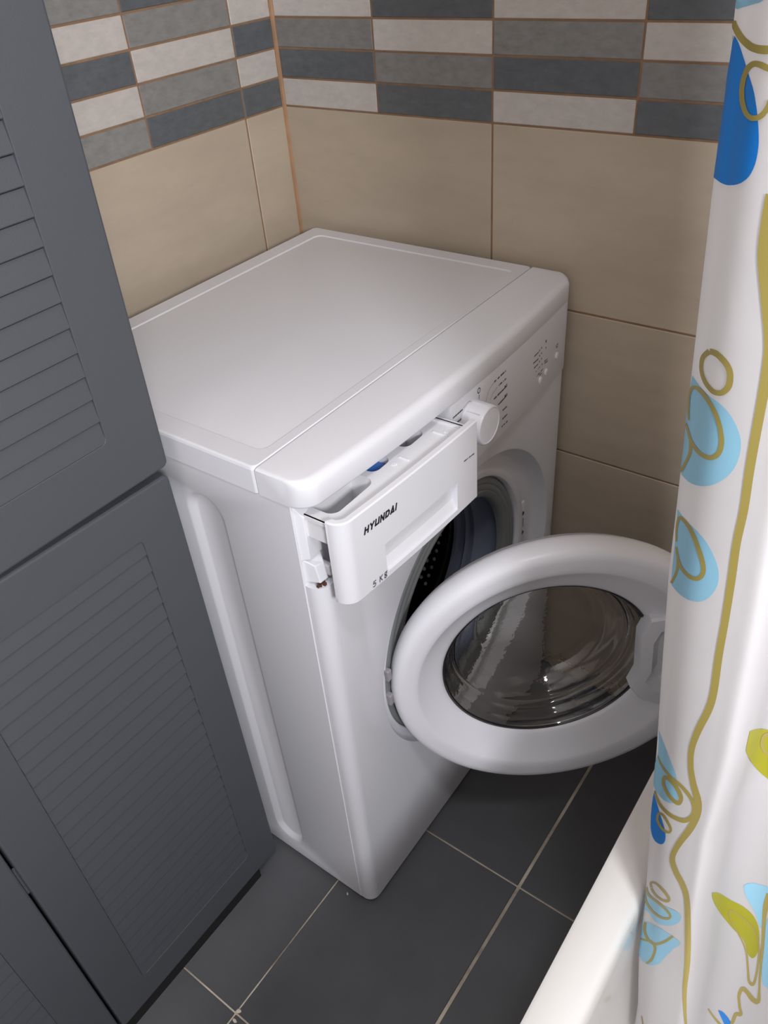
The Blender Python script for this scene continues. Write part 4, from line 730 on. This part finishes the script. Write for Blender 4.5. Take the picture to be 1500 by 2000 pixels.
    ([(5.652, 0.9736),(5.641, 0.975),(5.625, 0.977),(5.61, 0.9793),(5.602, 0.9814),(5.602, 0.9834),(5.609, 0.9856),(5.62, 0.9876),(5.638, 0.9892),(5.657, 0.9904),(5.672, 0.991),(5.667, 0.9909),(5.671, 0.9909),(5.711, 0.9912),(5.773, 0.9916),(5.849, 0.992),(5.94, 0.9922),(6.054, 0.9924),(6.182, 0.9925),(6.311, 0.9922),(6.433, 0.9915),(6.552, 0.9903),(6.666, 0.9886),(6.766, 0.9867),(6.846, 0.9847),(6.909, 0.9829),(6.962, 0.9811),(7.002, 0.9794),(7.027, 0.9777),(7.04, 0.9762),(7.042, 0.9747),(7.036, 0.9735),(7.024, 0.9723),(7.006, 0.9712),(6.98, 0.9701),(6.947, 0.969),(6.909, 0.9681),(6.86, 0.9673),(6.793, 0.9664),(6.713, 0.9656),(6.627, 0.9649),(6.532, 0.9643),(6.423, 0.9638),(6.31, 0.9634),(6.205, 0.9631),(6.115, 0.9632),(6.035, 0.9635),(5.963, 0.9641),(5.9, 0.965),(5.84, 0.9662),(5.784, 0.9677),(5.738, 0.9692),(5.705, 0.9702)], [(5.561, 0.972),(5.543, 0.9733),(5.516, 0.9751),(5.489, 0.9772),(5.469, 0.9792),(5.46, 0.9811),(5.458, 0.9832),(5.464, 0.9853),(5.479, 0.9871),(5.499, 0.9886),(5.533, 0.9901),(5.607, 0.992),(5.696, 0.9935),(5.782, 0.9944),(5.874, 0.9952),(5.981, 0.9959),(6.104, 0.9965),(6.233, 0.9968),(6.365, 0.9968),(6.493, 0.9964),(6.61, 0.9955),(6.722, 0.9942),(6.828, 0.9924),(6.92, 0.9903),(6.993, 0.9883),(7.049, 0.9863),(7.095, 0.9844),(7.13, 0.9824),(7.154, 0.9805),(7.168, 0.9786),(7.171, 0.9767),(7.164, 0.9748),(7.146, 0.9729),(7.114, 0.9709),(7.068, 0.9689),(7.009, 0.9671),(6.937, 0.9655),(6.853, 0.9641),(6.759, 0.963),(6.655, 0.962),(6.545, 0.9612),(6.427, 0.9605),(6.299, 0.9598),(6.168, 0.9593),(6.049, 0.959),(5.951, 0.9591),(5.877, 0.9598),(5.817, 0.9608),(5.763, 0.962),(5.71, 0.9635),(5.661, 0.9652),(5.619, 0.9669),(5.589, 0.9679)]),
    ([(5.75, 0.962),(5.76, 0.9607),(5.776, 0.9589),(5.788, 0.9569),(5.789, 0.9549),(5.776, 0.953),(5.753, 0.9508),(5.724, 0.9486),(5.693, 0.9464),(5.654, 0.9442),(5.606, 0.9418),(5.55, 0.9394),(5.508, 0.9377)], [(5.865, 0.9641),(5.881, 0.963),(5.907, 0.9613),(5.93, 0.9594),(5.938, 0.9574),(5.925, 0.9552),(5.9, 0.9529),(5.867, 0.9505),(5.833, 0.9482),(5.793, 0.9459),(5.747, 0.9434),(5.701, 0.9412),(5.666, 0.9397)]),
    ([(5.455, 0.7636),(5.523, 0.7634),(5.61, 0.7627),(5.711, 0.762),(5.829, 0.7619),(5.984, 0.7633),(6.218, 0.7667),(6.466, 0.7702),(6.671, 0.7725),(6.833, 0.7742),(6.967, 0.7756),(7.074, 0.7765),(7.16, 0.7771),(7.234, 0.7773),(7.301, 0.7774),(7.364, 0.7774),(7.423, 0.7772),(7.482, 0.7768),(7.54, 0.7764),(7.594, 0.7758),(7.642, 0.7749),(7.684, 0.7739),(7.721, 0.7726),(7.752, 0.7712),(7.775, 0.7698),(7.79, 0.7682),(7.798, 0.7665),(7.801, 0.7647),(7.797, 0.7628),(7.787, 0.761),(7.771, 0.7592),(7.751, 0.7574),(7.728, 0.7558),(7.7, 0.7541),(7.666, 0.7524),(7.629, 0.7507),(7.591, 0.7493),(7.549, 0.748),(7.499, 0.7466),(7.441, 0.7453),(7.38, 0.744),(7.318, 0.7427),(7.253, 0.7415),(7.182, 0.7403),(7.098, 0.7392),(6.984, 0.7378),(6.825, 0.7359),(6.616, 0.7332),(6.376, 0.7296),(6.165, 0.7264),(6.005, 0.7242),(5.895, 0.7234),(5.81, 0.7232),(5.738, 0.7235),(5.676, 0.7241),(5.625, 0.7248),(5.588, 0.7253)], [(5.538, 0.7665),(5.613, 0.7665),(5.713, 0.7663),(5.832, 0.7663),(5.979, 0.7674),(6.185, 0.7703),(6.42, 0.7735),(6.627, 0.776),(6.79, 0.7776),(6.924, 0.7789),(7.038, 0.7801),(7.136, 0.7811),(7.22, 0.7817),(7.294, 0.7821),(7.362, 0.7823),(7.427, 0.7824),(7.489, 0.7822),(7.55, 0.7818),(7.61, 0.7813),(7.668, 0.7805),(7.723, 0.7796),(7.773, 0.7786),(7.822, 0.7773),(7.866, 0.7759),(7.903, 0.7741),(7.928, 0.7721),(7.941, 0.7698),(7.944, 0.7674),(7.94, 0.765),(7.93, 0.7625),(7.911, 0.76),(7.882, 0.7573),(7.844, 0.7546),(7.797, 0.7519),(7.743, 0.7492),(7.684, 0.7467),(7.619, 0.7443),(7.551, 0.7423),(7.48, 0.7407),(7.411, 0.7393),(7.342, 0.738),(7.271, 0.7367),(7.195, 0.7353),(7.108, 0.7341),(7.001, 0.7327),(6.853, 0.7309),(6.638, 0.7281),(6.344, 0.7235),(6.062, 0.7186),(5.89, 0.7162),(5.783, 0.7158),(5.702, 0.7161),(5.631, 0.7165),(5.564, 0.7171),(5.505, 0.7179),(5.454, 0.7186),(5.416, 0.719)]),
    ([(6.423, 0.7563),(6.419, 0.7579),(6.411, 0.7601),(6.418, 0.7623),(6.436, 0.7636),(6.417, 0.7628),(6.433, 0.7632),(6.51, 0.7649),(6.611, 0.7667),(6.726, 0.7684),(6.844, 0.7697),(6.949, 0.7705),(7.031, 0.7708),(7.095, 0.7706),(7.15, 0.7702),(7.198, 0.7695),(7.237, 0.7688),(7.27, 0.768),(7.297, 0.7672),(7.317, 0.7663),(7.328, 0.7654),(7.332, 0.7642),(7.33, 0.7628),(7.324, 0.7616),(7.323, 0.7613),(7.328, 0.7615),(7.317, 0.7611),(7.29, 0.7605),(7.256, 0.7599),(7.214, 0.7594),(7.163, 0.7592),(7.105, 0.759),(7.041, 0.7589),(6.968, 0.7587),(6.881, 0.7584),(6.787, 0.7581),(6.694, 0.7578),(6.607, 0.7576),(6.523, 0.7576),(6.449, 0.7576),(6.392, 0.7575)], [(6.038, 0.7463),(6.025, 0.7476),(6.004, 0.7495),(5.999, 0.7521),(6.053, 0.756),(6.242, 0.7626),(6.454, 0.768),(6.616, 0.7714),(6.746, 0.7736),(6.862, 0.7751),(6.969, 0.776),(7.061, 0.7765),(7.134, 0.7765),(7.197, 0.7764),(7.254, 0.776),(7.304, 0.7754),(7.347, 0.7747),(7.382, 0.7738),(7.413, 0.7728),(7.438, 0.7715),(7.455, 0.7699),(7.462, 0.768),(7.461, 0.7657),(7.449, 0.7633),(7.42, 0.7606),(7.367, 0.7579),(7.311, 0.7563),(7.258, 0.7552),(7.204, 0.7544),(7.144, 0.7538),(7.075, 0.7533),(6.997, 0.7528),(6.91, 0.7524),(6.812, 0.752),(6.698, 0.7514),(6.57, 0.7506),(6.436, 0.7496),(6.305, 0.7486),(6.189, 0.7478),(6.101, 0.7473),(6.043, 0.747)]),
    ([(6.061, 0.7036),(6.071, 0.7052),(6.084, 0.7072),(6.108, 0.7094),(6.125, 0.7103),(6.136, 0.7106),(6.208, 0.7126),(6.317, 0.7152),(6.442, 0.7177),(6.579, 0.7198),(6.714, 0.7213),(6.828, 0.722),(6.919, 0.7222),(6.999, 0.722),(7.069, 0.7214),(7.12, 0.7206),(7.144, 0.7197),(7.145, 0.7188),(7.136, 0.7178),(7.12, 0.7169),(7.102, 0.7162),(7.065, 0.7151),(6.998, 0.7137),(6.911, 0.7121),(6.817, 0.7107),(6.712, 0.7094),(6.577, 0.7079),(6.423, 0.7061),(6.28, 0.7042),(6.171, 0.703),(6.089, 0.7024),(6.029, 0.7022),(5.987, 0.7021)], [(5.805, 0.6962),(5.812, 0.6976),(5.821, 0.6997),(5.845, 0.7025),(5.914, 0.7064),(6.069, 0.712),(6.262, 0.7173),(6.461, 0.7219),(6.628, 0.725),(6.761, 0.7267),(6.874, 0.7274),(6.967, 0.7276),(7.041, 0.7274),(7.107, 0.7269),(7.168, 0.7261),(7.218, 0.7251),(7.247, 0.7236),(7.251, 0.7215),(7.228, 0.7189),(7.184, 0.7161),(7.122, 0.7135),(7.045, 0.7113),(6.946, 0.7091),(6.824, 0.7068),(6.678, 0.7044),(6.507, 0.7018),(6.308, 0.6988),(6.124, 0.696),(5.986, 0.6939),(5.898, 0.6933),(5.839, 0.6935),(5.798, 0.6939),(5.771, 0.6942)]),
    ([(5.933, 0.5993),(5.904, 0.6),(5.864, 0.6009),(5.843, 0.6022),(5.842, 0.6027),(5.866, 0.6035),(5.99, 0.6078),(6.215, 0.6147),(6.472, 0.6214),(6.691, 0.6261),(6.868, 0.629),(7.004, 0.6307),(7.105, 0.6315),(7.192, 0.6319),(7.27, 0.6319),(7.333, 0.6316),(7.372, 0.6311),(7.387, 0.6303),(7.388, 0.6298),(7.387, 0.6298),(7.382, 0.6294),(7.35, 0.6279),(7.291, 0.6256),(7.217, 0.6232),(7.138, 0.621),(7.043, 0.6189),(6.914, 0.6166),(6.751, 0.6137),(6.563, 0.6102),(6.359, 0.6063),(6.16, 0.6026),(6.011, 0.5998),(5.924, 0.5984)], [(5.739, 0.5916),(5.717, 0.5925),(5.68, 0.5937),(5.658, 0.5956),(5.704, 0.5999),(5.848, 0.606),(6.04, 0.6126),(6.335, 0.6213),(6.617, 0.6283),(6.824, 0.6325),(6.983, 0.6351),(7.104, 0.6366),(7.197, 0.6374),(7.279, 0.6377),(7.355, 0.6376),(7.418, 0.6371),(7.463, 0.6363),(7.487, 0.635),(7.491, 0.633),(7.466, 0.6301),(7.417, 0.6271),(7.357, 0.6245),(7.282, 0.6218),(7.193, 0.6191),(7.095, 0.6166),(6.976, 0.6141),(6.815, 0.611),(6.598, 0.6067),(6.333, 0.601),(6.089, 0.5956),(5.92, 0.5924),(5.82, 0.5912),(5.756, 0.5906)]),
    ([(5.2, 0.5604),(5.2, 0.5618),(5.2, 0.5635),(5.355, 0.5683),(5.512, 0.5709),(5.693, 0.5748),(5.913, 0.5804),(6.271, 0.5905),(6.627, 0.599),(6.861, 0.6038),(7.029, 0.6069),(7.15, 0.6088),(7.243, 0.6099),(7.323, 0.6105),(7.395, 0.6107),(7.451, 0.6105),(7.483, 0.6099),(7.493, 0.609),(7.491, 0.6082),(7.482, 0.6073),(7.463, 0.6061),(7.422, 0.6042),(7.356, 0.6015),(7.277, 0.5986),(7.197, 0.5961),(7.11, 0.5938),(7.002, 0.5913),(6.869, 0.5885),(6.718, 0.5853),(6.566, 0.5819),(6.421, 0.5786),(6.27, 0.5751),(6.097, 0.5711),(5.918, 0.5671),(5.774, 0.5649),(5.65, 0.5636),(5.551, 0.563),(5.478, 0.5634),(5.418, 0.5647),(5.37, 0.5661),(5.326, 0.5666)], [(5.453, 0.5832),(5.489, 0.5822),(5.532, 0.5805),(5.595, 0.5794),(5.685, 0.5799),(5.827, 0.5827),(6.081, 0.5896),(6.479, 0.6),(6.775, 0.6065),(6.964, 0.61),(7.106, 0.6125),(7.218, 0.6141),(7.31, 0.6151),(7.39, 0.6156),(7.463, 0.6157),(7.523, 0.6154),(7.565, 0.6146),(7.584, 0.6129),(7.578, 0.6103),(7.547, 0.6073),(7.497, 0.6041),(7.433, 0.601),(7.353, 0.5978),(7.262, 0.5945),(7.166, 0.5914),(7.059, 0.5885),(6.924, 0.5855),(6.758, 0.5818),(6.562, 0.5773),(6.359, 0.5723),(6.17, 0.5674),(6.006, 0.5631),(5.871, 0.5602),(5.739, 0.558),(5.6, 0.556),(5.454, 0.5538),(5.29, 0.5504),(5.2, 0.5422),(5.2, 0.537),(5.2, 0.534),(5.2, 0.5318)]),
    ([(5.49, 0.5227),(5.488, 0.5197),(5.483, 0.5152),(5.492, 0.5106),(5.533, 0.5077),(5.607, 0.5066),(5.699, 0.5063),(5.813, 0.5072),(5.958, 0.5098),(6.167, 0.5155),(6.425, 0.5227),(6.678, 0.5298),(6.887, 0.5364),(7.056, 0.5431),(7.191, 0.5499),(7.307, 0.5566),(7.41, 0.5629),(7.507, 0.5694),(7.601, 0.5761),(7.681, 0.5819),(7.737, 0.5858)], [(5.713, 0.5319),(5.712, 0.5289),(5.709, 0.5246),(5.717, 0.5204),(5.748, 0.5178),(5.807, 0.5166),(5.894, 0.5166),(6.015, 0.5182),(6.176, 0.5219),(6.369, 0.5267),(6.57, 0.5318),(6.746, 0.5365),(6.89, 0.541),(7.023, 0.5462),(7.146, 0.5522),(7.259, 0.5585),(7.356, 0.5643),(7.446, 0.5703),(7.534, 0.5767),(7.612, 0.5824),(7.667, 0.5864)]),
    ([(5.2, 0.4575),(5.2, 0.4754),(5.466, 0.4881),(5.639, 0.4951),(5.786, 0.5007),(5.928, 0.5062),(6.091, 0.5127),(6.246, 0.5183),(6.38, 0.5224),(6.514, 0.5259),(6.639, 0.5285),(6.733, 0.5299),(6.791, 0.53),(6.819, 0.5291),(6.829, 0.5271),(6.823, 0.5243),(6.805, 0.5208),(6.771, 0.5162),(6.718, 0.5106),(6.65, 0.5046),(6.578, 0.499),(6.484, 0.4934),(6.352, 0.4864),(6.212, 0.4793),(6.112, 0.4739)], [(5.2, 0.4669),(5.288, 0.4841),(5.5, 0.4934),(5.666, 0.4999),(5.806, 0.5053),(5.937, 0.5106),(6.106, 0.5175),(6.312, 0.5251),(6.518, 0.5314),(6.685, 0.5355),(6.814, 0.5378),(6.909, 0.5387),(6.972, 0.5383),(7.004, 0.5366),(7.014, 0.534),(7.009, 0.5307),(6.992, 0.5268),(6.964, 0.5222),(6.921, 0.5165),(6.862, 0.5104),(6.786, 0.5041),(6.674, 0.4971),(6.526, 0.4895),(6.376, 0.4823),(6.27, 0.4771)]),
    ([(11.285, 0.7969),(11.262, 0.7973),(11.225, 0.798),(11.179, 0.7988),(11.132, 0.7995),(11.086, 0.8002),(11.034, 0.801),(10.977, 0.8016),(10.928, 0.8017),(10.904, 0.8006),(10.899, 0.7985),(10.907, 0.7958),(10.928, 0.7928),(10.962, 0.7894),(11.005, 0.786),(11.052, 0.7827),(11.103, 0.7795),(11.157, 0.7766),(11.213, 0.774),(11.267, 0.7718),(11.32, 0.7699),(11.376, 0.7682),(11.431, 0.767),(11.475, 0.7661),(11.505, 0.7655)], [(11.315, 0.7923),(11.291, 0.7927),(11.259, 0.7933),(11.225, 0.7938),(11.194, 0.7942),(11.16, 0.7946),(11.124, 0.795),(11.097, 0.7951),(11.082, 0.7949),(11.072, 0.794),(11.07, 0.7923),(11.075, 0.7902),(11.087, 0.7882),(11.106, 0.7862),(11.132, 0.784),(11.164, 0.7817),(11.197, 0.7797),(11.231, 0.7779),(11.269, 0.7762),(11.31, 0.7746),(11.348, 0.7733),(11.388, 0.7721),(11.433, 0.7711),(11.475, 0.7703),(11.505, 0.7697)]),
    ([(11.294, 0.532),(11.265, 0.5352),(11.222, 0.54),(11.179, 0.5449),(11.152, 0.5487),(11.142, 0.5509),(11.142, 0.5524),(11.149, 0.553),(11.157, 0.5531),(11.177, 0.5526),(11.214, 0.5513),(11.262, 0.5494),(11.316, 0.5472),(11.376, 0.5448),(11.443, 0.542),(11.512, 0.5392),(11.582, 0.5364),(11.654, 0.5339),(11.728, 0.5314),(11.8, 0.529),(11.865, 0.5266),(11.926, 0.5241),(11.983, 0.5215),(12.035, 0.5188),(12.081, 0.5161),(12.12, 0.5132),(12.154, 0.5102),(12.183, 0.5068),(12.21, 0.5033),(12.233, 0.4996),(12.252, 0.4957),(12.268, 0.4914),(12.282, 0.4862),(12.297, 0.4798),(12.311, 0.4723),(12.322, 0.4646),(12.331, 0.4576),(12.335, 0.4513),(12.337, 0.4452),(12.335, 0.4399),(12.33, 0.4358),(12.323, 0.4332),(12.317, 0.4324),(12.319, 0.4328),(12.316, 0.4328),(12.304, 0.4325),(12.286, 0.4324),(12.263, 0.4329),(12.239, 0.4346),(12.214, 0.4379),(12.188, 0.4426),(12.16, 0.448),(12.13, 0.4537),(12.098, 0.4597),(12.065, 0.4663),(12.028, 0.4729),(11.986, 0.4788),(11.94, 0.4837),(11.89, 0.4879),(11.837, 0.4919),(11.78, 0.4961),(11.715, 0.5008),(11.645, 0.5058),(11.577, 0.5108),(11.514, 0.5155),(11.451, 0.5203),(11.387, 0.525),(11.33, 0.5292),(11.29, 0.5323)], [(11.242, 0.5321),(11.212, 0.5355),(11.168, 0.5405),(11.122, 0.5458),(11.091, 0.55),(11.079, 0.5528),(11.079, 0.5549),(11.094, 0.5561),(11.129, 0.5562),(11.176, 0.5551),(11.226, 0.5534),(11.279, 0.5514),(11.337, 0.5491),(11.399, 0.5466),(11.467, 0.5439),(11.537, 0.5411),(11.607, 0.5385),(11.678, 0.536),(11.753, 0.5336),(11.826, 0.5312),(11.894, 0.5289),(11.956, 0.5264),(12.015, 0.5238),(12.068, 0.5211),(12.115, 0.5184),(12.155, 0.5155),(12.189, 0.5123),(12.219, 0.5089),(12.246, 0.5054),(12.272, 0.5018),(12.294, 0.498),(12.314, 0.4937),(12.332, 0.4886),(12.347, 0.4821),(12.361, 0.4746),(12.372, 0.4669),(12.381, 0.4599),(12.388, 0.4536),(12.393, 0.4476),(12.395, 0.4422),(12.394, 0.4378),(12.387, 0.4342),(12.371, 0.4309),(12.341, 0.4279),(12.308, 0.4264),(12.276, 0.4259),(12.242, 0.4262),(12.208, 0.4277),(12.178, 0.4304),(12.152, 0.4345),(12.128, 0.4397),(12.103, 0.4455),(12.075, 0.4513),(12.043, 0.4575),(12.008, 0.4643),(11.97, 0.4708),(11.93, 0.4767),(11.889, 0.4815),(11.844, 0.4859),(11.796, 0.4901),(11.741, 0.4945),(11.678, 0.4993),(11.607, 0.5044),(11.538, 0.5096),(11.473, 0.5144),(11.409, 0.5193),(11.345, 0.5242),(11.287, 0.5286),(11.246, 0.5318)]),
    ([(12.193, 0.5868),(12.187, 0.5837),(12.176, 0.5792),(12.167, 0.5739),(12.163, 0.5686),(12.166, 0.5636),(12.173, 0.5586),(12.185, 0.5532),(12.198, 0.5473),(12.215, 0.5405),(12.235, 0.5331),(12.256, 0.5253),(12.275, 0.5174),(12.291, 0.5094),(12.311, 0.5012),(12.333, 0.4929),(12.355, 0.4845),(12.377, 0.4756),(12.399, 0.4664),(12.42, 0.4575),(12.439, 0.4499),(12.456, 0.4441),(12.472, 0.4397),(12.485, 0.4357),(12.496, 0.4311),(12.508, 0.425),(12.519, 0.4183),(12.523, 0.4124),(12.518, 0.4094),(12.529, 0.4113),(12.518, 0.4113),(12.482, 0.4108),(12.444, 0.4106),(12.409, 0.4108),(12.369, 0.4116),(12.324, 0.4127),(12.278, 0.4135),(12.235, 0.4143),(12.189, 0.4151),(12.132, 0.4153),(12.056, 0.4128),(12.01, 0.408),(11.991, 0.403),(11.983, 0.3976),(11.987, 0.3922),(12.005, 0.3866),(12.035, 0.3809),(12.068, 0.3754),(12.097, 0.3706),(12.126, 0.3664),(12.156, 0.3628),(12.176, 0.36),(12.179, 0.3594),(12.192, 0.3612),(12.163, 0.3608),(12.107, 0.3597),(12.039, 0.3563),(12.004, 0.3512),(11.991, 0.3465),(11.984, 0.3421),(11.977, 0.3382),(11.969, 0.3346),(11.961, 0.3309),(11.955, 0.3277),(11.951, 0.3254)], [(12.36, 0.5899),(12.35, 0.5867),(12.337, 0.5822),(12.323, 0.5772),(12.312, 0.5723),(12.305, 0.5676),(12.299, 0.5626),(12.297, 0.5571),(12.299, 0.551),(12.307, 0.5442),(12.32, 0.5367),(12.335, 0.5288),(12.349, 0.5208),(12.362, 0.5127),(12.377, 0.5044),(12.396, 0.496),(12.415, 0.4876),(12.433, 0.4786),(12.452, 0.4693),(12.47, 0.4604),(12.486, 0.4528),(12.501, 0.447),(12.515, 0.4426),(12.529, 0.4386),(12.543, 0.4342),(12.564, 0.4289),(12.589, 0.4231),(12.608, 0.4174),(12.608, 0.4113),(12.552, 0.4038),(12.488, 0.4009),(12.435, 0.4),(12.387, 0.3998),(12.34, 0.4004),(12.294, 0.4019),(12.253, 0.4035),(12.214, 0.4046),(12.173, 0.4054),(12.132, 0.4062),(12.109, 0.4064),(12.119, 0.4071),(12.114, 0.4065),(12.097, 0.4032),(12.084, 0.3988),(12.08, 0.3944),(12.09, 0.3897),(12.113, 0.3844),(12.141, 0.3791),(12.166, 0.3746),(12.194, 0.3709),(12.226, 0.3678),(12.253, 0.3648),(12.261, 0.3603),(12.207, 0.3548),(12.154, 0.3532),(12.118, 0.3523),(12.115, 0.3523),(12.112, 0.3511),(12.104, 0.3476),(12.097, 0.3433),(12.089, 0.3391),(12.078, 0.3352),(12.067, 0.3314),(12.056, 0.3281),(12.049, 0.3257)]),
    ([(10.914, 0.3737),(10.986, 0.3663),(11.079, 0.3574),(11.179, 0.3483),(11.274, 0.3403),(11.372, 0.3329),(11.475, 0.3259),(11.565, 0.3203),(11.625, 0.3168)], [(10.98, 0.3718),(11.049, 0.3655),(11.142, 0.3573),(11.24, 0.349),(11.332, 0.3419),(11.428, 0.3354),(11.53, 0.3291),(11.62, 0.3242),(11.681, 0.3211)]),
    ([(5.792, 0.3494),(5.817, 0.3484),(5.854, 0.3472),(5.898, 0.3458),(5.94, 0.3446),(5.99, 0.3436),(6.046, 0.3428),(6.097, 0.342),(6.135, 0.3415)], [(5.926, 0.3563),(5.958, 0.3557),(6.011, 0.3552),(6.076, 0.3548),(6.136, 0.3543),(6.192, 0.3534),(6.246, 0.3524),(6.294, 0.3513),(6.327, 0.3505)]),
]
for ci, (colname, pts) in enumerate(PRINT_SHAPES):
    ZS = 14.0                                 # bring both cloth coordinates to a like scale
    P2 = [Vector((a, z * ZS * 2)) for a, z in pts]
    n = len(P2); edges_ = [(i, (i + 1) % n) for i in range(n)]
    a0, a1 = min(v.x for v in P2), max(v.x for v in P2); b0_, b1_ = min(v.y for v in P2), max(v.y for v in P2)
    st_ = .075; ins = []
    def inside(x, y):
        r = False
        for i in range(n):
            p_, q2 = P2[i], P2[(i + 1) % n]
            if (p_.y > y) != (q2.y > y) and x < (q2.x - p_.x) * (y - p_.y) / (q2.y - p_.y) + p_.x: r = not r
        return r
    y = b0_ + st_
    while y < b1_:
        x = a0 + st_
        while x < a1:
            if inside(x, y): ins.append(Vector((x, y)))
            x += st_
        y += st_
    vo, eo, fo, *_r = delaunay_2d_cdt(P2 + ins, edges_, [list(range(n))], 1, 1e-5)
    me = bpy.data.meshes.new('printed_leaf')
    me.from_pydata([surf(v.x, v.y / (ZS * 2), .0003) for v in vo], [], [tuple(f) for f in fo]); me.shade_smooth()
    obj('printed_leaf', me, colname, CU)
for L_, R2 in PRINT_STROKES:
    rowsv = []
    for (a, z), (b, w) in zip(L_, R2):
        rowsv.append([surf(a + (b - a) * t / 3, z + (w - z) * t / 3, .0005) for t in range(4)])
    mb = MB().loops(rowsv, False)
    me = bpy.data.meshes.new('printed_stem'); me.from_pydata([tuple(v) for v in mb.V], [], mb.F); me.shade_smooth()
    obj('printed_stem', me, 'gold', CU)
rod = obj('curtain_rod', MB().tube([(.362, YF + .001, 1.965), (.362, YB - .001, 1.965)], .0125, 20).mesh('curtain_rod', 40), 'chrome')
tag(rod, 'chrome rod that carries the shower curtain', 'curtain rod')

# ------------------------------------------------------------------ crumbs of grout on the floor
def chip(x, y, s, seed, label):
    r = random.Random(seed); bm = bmesh.new(); bmesh.ops.create_icosphere(bm, subdivisions=1, radius=1)
    for v in bm.verts: v.co *= r.uniform(.6, 1.15)
    bmesh.ops.scale(bm, vec=s, verts=bm.verts); bmesh.ops.rotate(bm, matrix=Matrix.Rotation(r.uniform(0, 3), 3, 'Z'), verts=bm.verts)
    zmin = min(v.co.z for v in bm.verts)
    for v in bm.verts: v.co.z -= zmin
    me = bpy.data.meshes.new('grout_crumb'); bm.to_mesh(me); bm.free()
    tag(obj('grout_crumb', me, 'chip', None, (x, y, .0002)), label, 'crumb', 'crumbs of grout on the floor')
chip(-.0745, -.2360, (.0036, .0062, .002), 1, 'larger pale crumb of grout on the tile joint near the bottom edge')
chip(-.0690, -.2480, (.0030, .0050, .002), 2, 'small pale crumb of grout at the bottom edge beside the larger crumb')
chip(-.0480, -.0050, (.0026, .0020, .0022), 3, 'tiny pale crumb of grout at the foot of the washing machine')
